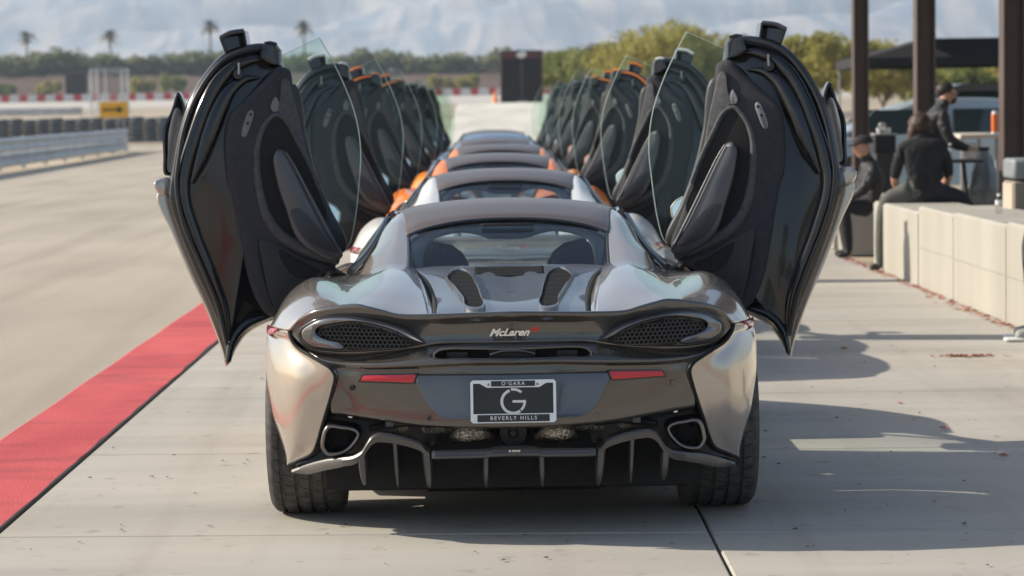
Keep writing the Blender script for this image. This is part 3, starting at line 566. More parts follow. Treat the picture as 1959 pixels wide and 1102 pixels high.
    for s in (-1, 1):
        P = [L(x, y, .10) if x > 690 else L(x, y, .10+.22*((690-x)/130)**1.2) for x, y in edge]
        P = spline(P, 60); b = MB(); n = len(P); V = []
        for i, p in enumerate(P):
            hgt = .004+.020*min(1, i/9)+.008*math.sin(min(1, i/26)*math.pi); d_ = .02+.08*min(1, i/9)
            V += [(p[0]*s, p[1], p[2]+.008), (p[0]*s, p[1]-.006, p[2]), (p[0]*s, p[1], p[2]-hgt), (p[0]*s, p[1]+d_, p[2]-hgt+.01), (p[0]*s, p[1]+d_, p[2]+.006)]
        F = [(i*5+k, i*5+(k+1) % 5, (i+1)*5+(k+1) % 5, (i+1)*5+k) for i in range(n-1) for k in range(5)]+[(0, 1, 2, 3, 4), tuple(range(5*n-5, 5*n))]
        mesh_obj('diffuser_edge', V, F, M['trim'], df, True, 40)
        for (tx, ty, bx, by, w, dpt) in ((692, 874, 697, 931, .030, .30), (755, 843, 761, 934, .018, .34), (815, 862, 822, 936, .034, .36), (930, 876, 930, 935, .022, .36)):
            a, y_, zt = L(tx, ty, .10); a2, _, zb = L(bx, by, .11); f = MB()
            # tapering blade with a rounded trailing edge
            prof = [(.0, zt, 1.), (-.004, (zt*2+zb)/3, 1.), (.004, (zt+2*zb)/3, .85), (.022, zb+.012, .6), (.04, zb, .35)]
            V = []
            for (dy, z, k) in prof:
                q = (zt-z)/(zt-zb); ac = a*(1-q)+a2*q; hw = w/2*k
                V += [(s*(ac-hw), y_+dy+.015, z), (s*(ac-hw*.6), y_+dy, z), (s*(ac+hw*.6), y_+dy, z), (s*(ac+hw), y_+dy+.015, z), (s*(ac+hw*.4), y_+dpt, z+.05*q), (s*(ac-hw*.4), y_+dpt, z+.05*q)]
            F = [(i*6+k, i*6+(k+1) % 6, (i+1)*6+(k+1) % 6, (i+1)*6+k) for i in range(4) for k in range(6)]+[(0, 1, 2, 3, 4, 5), (24, 25, 26, 27, 28, 29)]
            mesh_obj('diffuser_fin', V, F, M['trim'], df, True, 50)
        MB().box((s*.36, .50, .26), (.62, .02, .32), rx=rad(28)).build('diffuser_tunnel', M['matte'], df)
    MB().box((0, .52, .24), (.66, .02, .30), rx=rad(28)).build('diffuser_tunnel', M['matte'], df)
    cbz = L(980, 862, .10)[2]
    rows = [[(0, .098, cbz+.018), (.07, .098, cbz+.016), (.11, .098, cbz+.008), (.30, .10, cbz+.004)], [(0, .085, cbz), (.08, .086, cbz), (.12, .09, cbz-.006), (.30, .092, cbz-.008)],
            [(0, .09, cbz-.018), (.08, .09, cbz-.02), (.12, .095, cbz-.024), (.30, .096, cbz-.024)], [(0, .20, cbz-.02), (.08, .2, cbz-.024), (.12, .2, cbz-.026), (.30, .2, cbz-.026)]]
    cb = panel('diffuser_bar', rows, M['trim'], df, 0, 30, 20, .004)
    text_mesh('bar_lettering', '570S', .016, M['chrome'], cb, (0, .082, cbz-.002), .2, .001, 1.1, .0004, 1.3)
    MB().box((0, 1.15, .17), (1.2, 1.1, .04)).build('undertray', M['matte'], car)
    # ---- engine cover, vents, rear window
    ec = [[(0, .058, .822), (.12, .066, .821), (.20, .075, .819), (.272, .086, .817)],
          [(0, .25, .846), (.12, .25, .846), (.21, .25, .842), (.277, .25, .838)],
          [(0, .55, .862), (.12, .55, .868), (.22, .55, .868), (.290, .58, .858)],
          [(0, .85, .878), (.12, .85, .890), (.235, .85, .898), (.322, .88, .890)],
          [(0, 1.08, .900), (.13, 1.08, .910), (.26, 1.09, .918), (.366, 1.08, .914)],
          [(0, 1.25, .918), (.14, 1.25, .924), (.28, 1.25, .926), (.40, 1.22, .92)]]
    cov = panel('engine_cover', ec, M['graphite'], car, 0, 30, 40, .006)
    for s in (-1, 1):
        MB().tube(sx([(.276, .10, .812), (.282, .30, .840), (.300, .60, .858), (.333, .88, .890), (.378, 1.1, .914)], s), .010, 8, 40).build('cover_seam', M['matte'], cov)
        rows = [[(.276, .10, .796), (.286, .10, .808), (.302, .10, .818)], [(.284, .3, .82), (.296, .3, .838), (.312, .3, .848)], [(.30, .6, .84), (.315, .6, .86), (.332, .6, .884)], [(.33, .9, .87), (.345, .9, .895), (.362, .88, .912)]]
        panel('hump_flank', rows, M['paint'], car, s, 10, 20)
        # vent pod: raised frame with a perforated insert
        pod = [(856, 531), (864, 521), (878, 515), (893, 520), (908, 540), (918, 565), (921, 588), (914, 591), (900, 590), (887, 571), (870, 549)]
        def Q(px, py, dz=0.):
            y = .8
            for _ in range(40):
                p = L(px, py, y); y = .5*y+.5*float(np.interp(p[2]-dz, [.815, .846, .87, .893, .914, .924], [.03, .25, .55, .85, 1.08, 1.25]))
            p = L(px, py, y); return p
        PP = outline([Q(x, y, .018) for x, y in pod], 64); c = PP.mean(0); V = []
        for (k, dz) in ((1.18, -.03), (1.12, -.006), (1.06, .006), (1.0, .006), (.96, -.008)):
            V += [((c[0]+(p[0]-c[0])*k)*s, c[1]+(p[1]-c[1])*k, c[2]+(p[2]-c[2])*k+dz) for p in PP]
        n = 64; F = [(r*n+i, r*n+(i+1) % n, (r+1)*n+(i+1) % n, (r+1)*n+i) for r in range(4) for i in range(n)]
        vp = mesh_obj('vent_pod', V, F, M['graphite'], cov, True, 60)
        ms = mesh_obj('vent_mesh', [((c[0]+(p[0]-c[0])*.98)*s, c[1]+(p[1]-c[1])*.98, c[2]+(p[2]-c[2])*.98-.001) for p in PP], [tuple(range(n))], M['perf'], vp)
    panel('centre_grille', [[(0, 1.02, .899), (.07, 1.02, .901), (.14, 1.02, .908)], [(0, 1.12, .909), (.07, 1.12, .911), (.14, 1.12, .917)], [(0, 1.22, .920), (.07, 1.22, .921), (.14, 1.22, .926)]], M['perf'], cov, 0, 12, 12, .003)
    MB().tube([(-.12, .60, .8705), (0, .60, .866), (.12, .60, .8705)], .003, 6, 16).build('cover_line', M['matte'], cov)
    gl = [[(0, 1.56, 1.100), (.11, 1.555, 1.098), (.24, 1.54, 1.086), (.36, 1.52, 1.060), (.418, 1.50, 1.036)], [(0, 1.40, 1.01), (.11, 1.40, 1.01), (.24, 1.39, 1.005), (.36, 1.37, .995), (.414, 1.36, .985)],
          [(0, 1.24, .915), (.11, 1.24, .915), (.24, 1.23, .915), (.36, 1.22, .915), (.41, 1.2, .915)]]
    rw = panel('rear_window', gl, M['glass'], car, 0, 20, 12, .004)
    b = MB(); b.tube([(-p[0], p[1]-.006, p[2]+.002) for p in gl[0][::-1]]+[(p[0], p[1]-.006, p[2]+.002) for p in gl[0][1:]], .009, 8, 60); b.build('window_rim', M['gloss'], rw)
    # black print border, drooping at the centre
    ob = [(980, 423), (940, 424), (900, 427), (860, 431), (825, 439), (800, 447), (783, 456), (785, 475), (789, 495), (796, 513)]
    ib = [(980, 457), (935, 456), (912, 449), (880, 445), (845, 452), (824, 462), (815, 474), (811, 486), (809, 498), (809, 513)]
    def GW(px, py):
        y = 1.4
        for _ in range(12): p = L(px, py, y); y = .5*y+.5*(1.24+(p[2]-.915)*1.73)
        return (p[0], y+.014, p[2])
    ro, ri = [GW(*p) for p in ob], [GW(*p) for p in ib]; ro[0] = (0., *ro[0][1:]); ri[0] = (0., *ri[0][1:])
    mid_ = [tuple((np.array(a_)+np.array(b_))/2) for a_, b_ in zip(ro, ri)]
    panel('window_border', [ro, mid_, ri], M['gloss'], rw, 0, 40, 5, .003)
    MB().box((0, 1.50, 1.082), (.22, .012, .012)).build('brake_light', M['satin'], rw, bevel=.003)
    # ---- roof
    rf = [[(0, 1.555, 1.104), (.11, 1.55, 1.102), (.24, 1.535, 1.090), (.36, 1.515, 1.064), (.425, 1.495, 1.040)],
          [(0, 1.62, 1.126), (.12, 1.62, 1.124), (.25, 1.62, 1.114), (.37, 1.61, 1.094), (.434, 1.60, 1.070)],
          [(0, 1.85, 1.160), (.13, 1.85, 1.157), (.27, 1.86, 1.146), (.39, 1.86, 1.130), (.452, 1.87, 1.118)],
          [(0, 2.15, 1.166), (.14, 2.15, 1.163), (.29, 2.15, 1.152), (.42, 2.15, 1.132), (.50, 2.15, 1.105)],
          [(0, 2.50, 1.130), (.15, 2.49, 1.126), (.30, 2.47, 1.114), (.44, 2.44, 1.092), (.535, 2.40, 1.06)]]
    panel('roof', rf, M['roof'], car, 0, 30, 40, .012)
    ws = [rf[-1], [(0, 2.9, .99), (.2, 2.88, .985), (.38, 2.83, .975), (.55, 2.75, .955), (.64, 2.68, .93)], [(0, 3.25, .80), (.25, 3.22, .80), (.46, 3.15, .80), (.63, 3.05, .80), (.72, 2.98, .80)]]
    panel('windscreen', ws, M['glass'], car, 0, 24, 14, .004)
    for s in (-1, 1):
        MB().tube(sx([(.50, 2.1, 1.10), (.535, 2.40, 1.06), (.64, 2.68, .93), (.735, 2.98, .79)], s), .025, 10, 24).build('front_pillar', M['gloss'], car)
        MB().tube(sx([(.49, 1.9, 1.10), (.50, 2.15, 1.105)], s), .02, 8).build('roof_rail', M['gloss'], car)
    # ---- front body, cabin
    nose = [[(0, 3.10, .80), (.4, 3.05, .81), (.66, 3.0, .82), (.80, 3.0, .80), (.90, 3.0, .70), (.92, 3.0, .5), (.90, 3.0, .2)],
            [(0, 3.45, .70), (.35, 3.45, .72), (.62, 3.45, .78), (.78, 3.45, .80), (.90, 3.45, .745), (.93, 3.45, .72), (.93, 3.45, .70)],
            [(0, 3.95, .60), (.3, 3.95, .61), (.58, 3.92, .66), (.74, 3.9, .66), (.86, 3.85, .60), (.90, 3.86, .5), (.90, 3.85, .3)],
            [(0, 4.42, .42), (.3, 4.38, .42), (.55, 4.28, .45), (.70, 4.18, .44), (.80, 4.08, .40), (.83, 4.05, .33), (.83, 4.02, .2)],
            [(0, 4.50, .16), (.3, 4.47, .15), (.55, 4.36, .15), (.70, 4.24, .15), (.80, 4.12, .15), (.83, 4.08, .14), (.83, 4.05, .13)]]
    panel('front_body', nose, M['paint'], car, 0, 40, 40, .008)
    MB().box((0, 2.3, .16), (1.55, 1.9, .06)).build('cabin_floor', M['matte'], car)
    MB().box((0, 1.40, .50), (1.3, .06, .70)).build('bulkhead', M['satin'], car)
    MB().box((0, 1.55, .58), (.9, .30, .50)).build('seat_shelf', M['satin'], car, bevel=.03)
    MB().box((0, 2.98, .62), (1.36, .34, .22), taper=.9).build('dashboard', M['satin'], car, bevel=.05)
    MB().box((0, 2.3, .32), (.24, 1.2, .26)).build('console', M['satin'], car, bevel=.04)
    st = MB().tube([(-.36+.17*math.cos(q), 2.70-.05*math.sin(q), .78+.16*math.sin(q)) for q in np.linspace(0, 2*math.pi, 25)[:-1]], .016, 8, None, True).build('steering_wheel', M['satin'], car)
    for s in (-1, 1):
        se = empty('seat', (0, 0, 0), 0, car)
        b = MB(); 
        rows = [(.06, 1.73, 1.005), (.13, 1.735, .99), (.175, 1.745, .955), (.20, 1.76, .91), (.21, 1.80, .84), (.245, 1.86, .70), (.24, 1.95, .5), (.2, 2.0, .36)]
        V = []
        for w, y, z in rows:
            for k in range(12):
                q = 2*math.pi*k/12; V.append((s*.37+w*math.copysign(abs(math.cos(q))**.7, math.cos(q)), y+.07*math.sin(q)-.03*abs(math.cos(q)), z))
        F = [(i*12+k, i*12+(k+1) % 12, (i+1)*12+(k+1) % 12, (i+1)*12+k) for i in range(7) for k in range(12)]+[tuple(range(12)), tuple(range(84, 96))]
        b.add(V, F); b.build('backrest', M['seat'], se, sharp=60)
        MB().box((s*.37, 2.2, .34), (.46, .5, .14)).build('seat_cushion', M['seat'], se, bevel=.05)
    im = empty('interior_mirror', (0, 0, 0), 0, car)
    MB().box((.0, 2.30, 1.05), (.22, .03, .045)).build('mirror_head', M['satin'], im, bevel=.012)
    MB().tube([(0, 2.32, 1.06), (0, 2.45, 1.11)], .012, 8).build('mirror_stem', M['satin'], im)
    MB().box((0, 2.05, 1.118), (.5, .5, .02)).build('roof_lining', M['satin'], car)
    # ---- wheels and doors
    for s in (-1, 1):
        wheel(car, s, .80, .354, .285, .797)
        wheel(car, s, 3.47, .33, .225, .815)
        MB().lathe([(.378, -.20*s), (.40, -.20*s), (.40, .12*s), (.378, .12*s)], (s*.80, .80, .354), 40, 'x', rad(5), rad(140)).build('wheel_arch_liner', M['matte'], car)
        build_door(car, s)
    return car

# perforated insert: small holes from a voronoi pattern
def perf_mat():
    m = mat('perforated_black', (.012, .012, .012), .7, 0., spec=.08); nt = m.node_tree; b = nt.nodes['Principled BSDF']
    tc = nt.nodes.new('ShaderNodeTexCoord'); v = nt.nodes.new('ShaderNodeTexVoronoi'); v.inputs['Scale'].default_value = 110; v.inputs['Randomness'].default_value = 0
    nt.links.new(tc.outputs['Object'], v.inputs['Vector']); r = nt.nodes.new('ShaderNodeValToRGB')
    r.color_ramp.elements[0].position = .30; r.color_ramp.elements[0].color = (.002, .002, .002, 1)
    r.color_ramp.elements[1].position = .42; r.color_ramp.elements[1].color = (.022, .021, .02, 1)
    nt.links.new(v.outputs['Distance'], r.inputs[0]); nt.links.new(r.outputs[0], b.inputs['Base Color']); return m
M['perf'] = perf_mat()
CAR = build_car()
tag(CAR, 'silver-bronze supercar in front with both wing doors raised, showing plate and honeycomb tail lights', 'car', 'supercars parked in a row with doors up')
# ------------------------------------------------------------------ the rest of the row
def car_swap(body, seat, tailc=None, roof=None):
    sw = {M['paint']: body, M['seat']: seat, M['doorcap']: body, M['ductlip']: body}
    if tailc: sw[M['shadedpaint']] = tailc; sw[M['graphite']] = tailc
    if body in (M['p_orange'], M['p_amber']): sw[M['edgeseal']] = body
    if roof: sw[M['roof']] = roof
    return sw
def paint(name, c, metal=.7, rough=.36): return mat(name, c, rough, metal, .45, coat_rough=.03)
M['p_white'] = paint('pearl_white_paint', (.72, .71, .68), .1, .3)
M['p_orange'] = paint('orange_paint', (.95, .22, .01), .05, .3)
M['p_amber'] = paint('amber_orange_paint', (.95, .28, .015), .05, .3)
M['p_blue'] = paint('steel_blue_paint', (.16, .24, .36), .5, .3)
M['p_silver'] = paint('cool_silver_paint', (.42, .44, .46), .7, .3)
M['p_char'] = paint('charcoal_paint', (.06, .065, .07), .4, .3)
M['s_orange'] = mat('orange_leather', (.78, .20, .02), .5)
SP = 5.2
row = [(1, 'p_white', 's_orange', 'pearl white supercar second in the row with orange seats behind the silver-bronze one', 'p_silver'),
       (2, 'p_orange', 'seat', 'bright orange supercar third in the row just behind the white one', None),
       (3, 'p_amber', 'seat', 'amber orange supercar fourth in the row, behind the first orange one', None),
       (4, 'p_silver', 's_orange', 'cool silver supercar fifth in the row between the amber and the blue one', None),
       (5, 'p_blue', 'seat', 'steel blue supercar sixth in the row with blue roof', 'p_blue'),
       (6, 'p_char', 'seat', 'charcoal supercar at the far end of the row, seventh and last', 'p_char')]
for k, body, seat, label, tl in row:
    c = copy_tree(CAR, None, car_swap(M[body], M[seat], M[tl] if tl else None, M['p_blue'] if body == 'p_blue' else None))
    c.location = (0 + (.03 if k % 2 else -.02), YT+SP*k, 0); c['label'] = label; c.rotation_euler.z = rad((.35, -.3, .25, -.4, .3, -.2)[k-1])

# ------------------------------------------------------------------ ground, apron, road
def zg(y): return 0. if y < 100 else .013*(y-100) if y < 480 else 4.94
GR = noisy(mat('desert_sand', (.36, .29, .21), .95), .05, (.30, .24, .17), (.44, .36, .26), bump=.4, bscale=3)
ys = [-3000, -1000, -300, -60, 100, 480, 1000, 7000]; xs = [-4500, -300, 300, 4500]
V = [(x, y, zg(y)-.06) for y in ys for x in xs]; n = len(xs)
tag(mesh_obj('ground', V, gfaces(len(ys), n), GR, smooth=False), kind='structure')
ASP = noisy(mat('pale_asphalt', (.42, .365, .295), .9), .9, (.385, .335, .265), (.47, .41, .33), detail=8, bump=.5, bscale=260, dist=.004, stretch=(1, .25, 1))
def sheet(name, x0, x1, y0, y1, z, m, nseg=1):
    Y = np.linspace(y0, y1, nseg+1); V = [(x, y, zg(y)+z) for y in Y for x in (x0, x1)]
    return tag(mesh_obj(name, V, gfaces(len(Y), 2), m, smooth=False), kind='structure')
stain(ASP, .35, (.84, .83, .82), .42, .75, (1, .12, 1)); stain(ASP, 1.0, (.85, .84, .82), .50, .70, (1.6, .06, 1), 5); stain(ASP, 240, (.6, .58, .55), .55, .72, detail=2)
sheet('track', -13.0, -1.90, -60, 98, -.022, ASP)
sheet('track_far', -60, 12, 98, 108, -.03, ASP, 4)
sheet('track_bend', -90, 60, 250, 345, -.03, noisy(mat('pale_concrete_track', (.46, .42, .36), .9), .3, (.42, .38, .33), (.52, .48, .42)), 6)
CON = noisy(mat('concrete_slab', (.40, .375, .335), .85), 1.1, (.355, .33, .285), (.445, .415, .362), detail=9, bump=.35, bscale=150, dist=.003, stretch=(.22, 1.9, 1), lo=.3, hi=.7, rough=(.75, .95))
CON2 = noisy(mat('concrete_slab_b', (.40, .375, .335), .85), 1.3, (.36, .335, .293), (.44, .41, .357), detail=9, bump=.35, bscale=170, dist=.003, stretch=(.18, 2.4, 1), lo=.3, hi=.7, rough=(.75, .95))
for m_ in (CON, CON2): stain(m_, 1.1, (.84, .84, .84), .48, .78, (.35, 1.5, 1), 8); stain(m_, .6, (1.0, .95, .91), .45, .7); stain(m_, 1.3, (.86, .85, .84), .52, .70, (2.6, .10, 1), 5); stain(m_, 9, (.80, .79, .78), .62, .72, (1, 1, 1), 3)
sheet('apron_bed', -1.96, 3.60, -40, 100, -.03, mat('joint_dirt', (.07, .062, .052), .95))
ap = tag(empty('apron', (0, 0, 0)), kind='structure')
jy = 6.72; k = 0
def slab(x0, x1, y0, y1, m):
    sk = -.055; b = MB(); e = .006; t = .0
    P = [(x0+e, y0+sk*x0+e), (x1-e, y0+sk*x1+e), (x1-e, y1+sk*x1-e), (x0+e, y1+sk*x0-e)]
    c = .006
    Q = [(x0+e+c, y0+sk*x0+e+c), (x1-e-c, y0+sk*x1+e+c), (x1-e-c, y1+sk*x1-e-c), (x0+e+c, y1+sk*x0-e-c)]
    b.add([(x, y, -.05) for x, y in P]+[(x, y, -.005) for x, y in P]+[(x, y, 0) for x, y in Q],
          [(i, (i+1) % 4, 4+(i+1) % 4, 4+i) for i in range(4)]+[(4+i, 4+(i+1) % 4, 8+(i+1) % 4, 8+i) for i in range(4)]+[(8, 9, 10, 11)])
    return b.build('slab', m, ap, smooth=False)
y = 6.72
for j in range(20):
    for (x0, x1) in ((-1.952, .72), (.72, 3.56)): slab(x0, x1, y, y+2.14, CON if (j+(x0 > 0)) % 2 else CON2)
    y += 2.14
slab(-1.952, .72, y, 98, CON); slab(.72, 3.56, y, 98, CON2)
slab(-1.952, .72, -40, 6.72, CON2); slab(.72, 3.56, -40, 6.72, CON)
RED = noisy(mat('red_kerb_paint', (.52, .07, .065), .75), 1.6, (.44, .045, .05), (.58, .085, .08), detail=10, bump=.6, bscale=120, dist=.006, stretch=(1, .5, 1))
stain(RED, 2.6, (.66, .66, .68), .50, .75, (.6, 1.8, 1), 10)
b = MB(); Y = np.linspace(-40, 98, 461); V = []
for i, q in enumerate(Y):
    w = .004*math.sin(q*9.1)+.006*math.sin(q*23.7)+.004*RNG.randn()
    V += [(-2.50+.004*math.sin(q*3), q, -.02), (-2.46+.004*math.sin(q*3), q, .003), (-1.966+w, q, .004), (-1.958+w, q, -.02)]
tag(mesh_obj('red_kerb_strip', V, gfaces(len(Y), 4), RED, smooth=False), kind='structure')
b = MB(); V = []
for i, q in enumerate(Y):
    w = .02*RNG.rand()**2*(.4+.6*abs(math.sin(q*.9)))+.008*max(0, math.sin(q*2.3+math.sin(q*.7)*3))
    V += [(-1.960-w, q, .0065), (-1.957, q, .0055), (-1.949, q, -.02)]
tag(mesh_obj('kerb_sealant', V, gfaces(len(Y), 3), mat('black_sealant', (.03, .026, .024), .6), smooth=False), kind='structure')
# petals and grit on the apron
PET = noisy(mat('dry_petals', (.4, .06, .08), .7), 3, (.42, .05, .09), (.45, .22, .09))
def litter(name, spots, size, m, label):
    b = MB()
    for x, yy in spots:
        q = random.random()*6.28; r = size*(.5+random.random()); t = random.random()*.8
        p = [(x+r*math.cos(q+a)*k_, yy+r*math.sin(q+a)*k_, .006+r*t*(.6 if i % 2 else .05)) for i, (a, k_) in enumerate(((0, 1), (1.3, .6), (3.1, 1), (4.6, .6)))]
        b.add(p, [(0, 1, 2, 3)])
    return tag(b.build(name, m, smooth=False), label, name.replace('_', ' '), kind='stuff')
litter('fallen_petals', [(3.53-abs(random.gauss(0, .05)), random.uniform(15.5, 25)) for _ in range(420)]+[(2.85+random.gauss(0, .10), 14.75+random.gauss(0, .03)) for _ in range(70)]
       + [(random.uniform(.9, 3.4), random.uniform(10, 24)) for _ in range(30)], .022, PET, 'dry pink and tan petals lying along the foot of the wall')
litter('grit', [(random.uniform(-1.9, 3.3), 7.5+abs(random.gauss(0, 5))) for _ in range(230)], .010, mat('dark_grit', (.05, .045, .04), .9), 'dark specks of grit scattered over the concrete')

# ------------------------------------------------------------------ seat wall on the right
WL = noisy(mat('cast_concrete', (.36, .338, .29), .85), .9, (.31, .29, .248), (.405, .382, .33), detail=8, bump=.3, bscale=60, dist=.004, stretch=(1, 1.6, .22), lo=.3, hi=.7)
swl = empty('seat_wall', (3.85, 18, 0)); tag(swl, 'cream concrete seat wall in blocks along the right edge of the apron', 'wall')
def block(y0, y1, h, x0=3.56, x1=4.25):
    c = .02; b = MB(); X0, X1 = x0-3.85, x1-3.85; y0 -= 18; y1 -= 18
    b.add([(X0, y0, -.04), (X1, y0, -.04), (X1, y1, -.04), (X0, y1, -.04), (X0, y0, h-c), (X1, y0, h-c), (X1, y1, h-c), (X0, y1, h-c), (X0+c, y0+c, h), (X1-c, y0+c, h), (X1-c, y1-c, h), (X0+c, y1-c, h)],
          [(0, 1, 5, 4), (1, 2, 6, 5), (2, 3, 7, 6), (3, 0, 4, 7), (4, 5, 9, 8), (5, 6, 10, 9), (6, 7, 11, 10), (7, 4, 8, 11), (8, 9, 10, 11), (0, 3, 2, 1)])
    return b.build('wall_block', WL, swl, smooth=False)
for (y0, y1, h) in ((9.0, 13.0, .72), (13.02, 17.0, .71), (17.02, 18.95, .69), (18.97, 20.5, .675), (20.54, 22.9, .625)): block(y0, y1, h)
block(25.3, 29, .56, 3.68); block(29.03, 34, .56, 3.68); block(34.03, 44, .56, 3.68)
MB().tube([(3.556-3.85, a-18, .33) for a in (9, 20.5)], .004, 5).build('form_line', WL, swl)

# ------------------------------------------------------------------ brown posts and the shade roof they carry
BRN = noisy(mat('brown_steel', (.085, .058, .048), .55), 2, (.075, .05, .042), (.10, .07, .06))
for i, (pxa, pxb, d, lab) in enumerate(((1631, 1660, 36, 'brown steel shade post farthest back, beside the raised right door'), (1750, 1787, 29, 'brown steel shade post in the middle, behind the standing person'), (1915, 1958, 24, 'brown steel shade post nearest, at the right edge of the picture'))):
    a, c = at(pxa, 100, d), at(pxb, 100, d); w = c[0]-a[0]
    p = empty('shade_post', ((a[0]+c[0])/2, d, 0)); tag(p, lab, 'post', 'posts of the shade roof')
    b = MB(); h = w/2
    b.box((-h*.9, 0, 2.1), (w*.10, w, 4.2)).box((h*.9, 0, 2.1), (w*.10, w, 4.2)).box((0, 0, 2.1), (w*.8, w*.12, 4.2))
    b.build('column', BRN, p, bevel=.006)
    MB().box((0, 0, .03), (w*1.5, w*1.5, .06)).build('base_plate', BRN, p, bevel=.005)
rf = empty('shade_roof', (6.4, 29, 4.2)); tag(rf, 'brown flat shade roof carried by the posts, above the picture', 'roof')
MB().box((0, 0, .15), (4.2, 30, .12)).build('roof_deck', BRN, rf)
for q in range(-14, 15, 4): MB().box((0, q, .045), (4.0, .1, .088)).build('rafter', BRN, rf)

# ------------------------------------------------------------------ things under the roof
BLK = mat('black_fabric', (.015, .015, .017), .85); WHT = mat('white_plastic', (.7, .7, .68), .4); GRY = mat('grey_plastic', (.28, .28, .28), .5)
def thing(name, label, cat, loc, rz=0., group=None): return tag(empty(name, loc, rz), label, cat, group)
def A3(px, py, d): return tuple(at(px, py, d))
# tent awning
e0 = at(1650, 112, 40); e1 = at(1790, 72, 40); lo = at(1700, 122, 40)
t = thing('canopy_tent', 'black canopy tent behind the brown posts', 'tent', (9.2, 41.5, 0))
x0, zt, ze = e0[0]-9.2, e1[2], lo[2]; H2 = [(x0, -1.5), (3.1, -1.5), (3.1, 1.6), (x0, 1.6)]; I2 = [(x0+1.25, -1.0), (2.0, -1.0), (2.0, 1.1), (x0+1.25, 1.1)]
MB().add([(x, y_, ze+.10) for x, y_ in H2]+[(x, y_, zt) for x, y_ in I2], [(0, 1, 5, 4), (1, 2, 6, 5), (2, 3, 7, 6), (3, 0, 4, 7), (4, 5, 6, 7)]).build('tent_roof', BLK, t, smooth=False)
b = MB()
for i in range(4):
    (xa, ya), (xb, yb_) = H2[i], H2[(i+1) % 4]; b.add([(xa, ya, ze+.10), (xb, yb_, ze+.10), (xb, yb_, ze-.05), (xa, ya, ze-.05)], [(0, 1, 2, 3)])
b.build('valance', BLK, t, smooth=False)
for x, y_ in H2: MB().tube([(x*.98, y_*.98, 0), (x*.98, y_*.98, ze+.1)], .02, 8).build('tent_leg', GRY, t)

def side_car(name, label, loc, rz, prof, roofp, width, body, glassm, L0):
    """profile in (along, z): lower body and cabin as lofted shells"""
    c = thing(name, label, 'car', loc, rz)
    def shell(nm, pts, hw_lo, hw_hi, m, inset=.06):
        P = spline([(p[0], 0, p[1]) for p in pts], 60, True); zmin = P[:, 2].min(); zmax = P[:, 2].max(); V = []
        for (k, sc) in ((-1, .0), (-.97, 1.), (.97, 1.), (1, .0)):
            for p in P:
                w = hw_lo+(hw_hi-hw_lo)*(p[2]-zmin)/(zmax-zmin); q = P.mean(0); f = 1-(.03 if sc == 0 else 0)
                V.append((q[0]+(p[0]-q[0])*f, k*w, q[2]+(p[2]-q[2])*f))
        n = len(P); F = [(r*n+i, r*n+(i+1) % n, (r+1)*n+(i+1) % n, (r+1)*n+i) for r in range(3) for i in range(n)]+[tuple(range(n)), tuple(range(3*n, 4*n))]
        return mesh_obj(nm, V, F, m, c, True, 40)
    bo = shell('body', prof, width/2, width/2*.96, body); ca = shell('roof', roofp, width/2*.94, width/2*.74, body)
    q = np.array(roofp); cx, cz = q[:, 0].mean(), q[:, 1].mean()
    for sgn in (-1, 1):
        for (f0, f1) in ((-.86, -.06), (.0, .84)):
            xs_ = [p[0] for p in roofp]; W_ = (max(xs_)-min(xs_))/2; zl, zh = min(q[:, 1])+.04, max(q[:, 1])-.15
            hw = width/2*.95; hi = width/2*.77
            V = [(cx+W_*f0, sgn*(hw+.004), zl), (cx+W_*f1, sgn*(hw+.004), zl), (cx+W_*f1*.74, sgn*(hi+.012), zh), (cx+W_*f0*.74, sgn*(hi+.012), zh)]
            MB().add(V+[(x, yy-sgn*.03, z) for x, yy, z in V], [(0, 1, 2, 3), (4, 5, 6, 7), (0, 1, 5, 4), (1, 2, 6, 5), (2, 3, 7, 6), (3, 0, 4, 7)]).build('side_window', glassm, ca, smooth=False)
    for xw in L0:
        for sgn in (-1, 1):
            w = empty('wheel', (xw, sgn*(width/2-.10), .34), 0, c)
            MB().lathe([(.2, -.1), (.33, -.11), (.34, -.08), (.34, .08), (.33, .11), (.2, .1)], n=32, axis='y').build('tyre', M['rubber'], w)
            MB().lathe([(.001, sgn*.07), (.08, sgn*.09), (.2, sgn*.06), (.2, -.1*sgn)], n=20, axis='y').build('rim', M['steel'], w)
    return c
DG = mat('dark_car_glass', (.03, .05, .055), .06, 0, .8); PS = paint('pale_grey_paint', (.34, .36, .38), .4, .3); PB = paint('pale_blue_paint', (.42, .52, .58), .3, .3)
suv = side_car('suv', 'pale grey sport utility vehicle parked side-on behind the brown posts', (8.6, 43, 0), 0,
         [(-2.4, .35), (-2.4, .85), (-2.1, 1.02), (-1.2, 1.10), (1.0, 1.12), (2.3, 1.08), (2.42, .7), (2.4, .35), (1.2, .28), (-1.2, .28)], [(-1.5, 1.08), (-.75, 1.74), (.4, 1.86), (1.8, 1.84), (2.28, 1.6), (2.32, 1.08)], 1.95, PS, DG, (-1.45, 1.45))
sed = side_car('sedan', 'pale blue sedan parked in front of the larger utility vehicle', (7.15, 38.6, 0), 0,
         [(-2.2, .3), (-2.25, .6), (-1.9, .84), (-1.0, .95), (1.0, .97), (2.1, .95), (2.3, .6), (2.2, .3), (1.2, .24), (-1.2, .24)], [(-1.75, .9), (-1.15, 1.18), (-.5, 1.42), (.5, 1.47), (1.2, 1.36), (1.8, .95)], 1.8, PB, DG, (-1.4, 1.4))
sed.scale = (1.08, 1.08, 1.08)
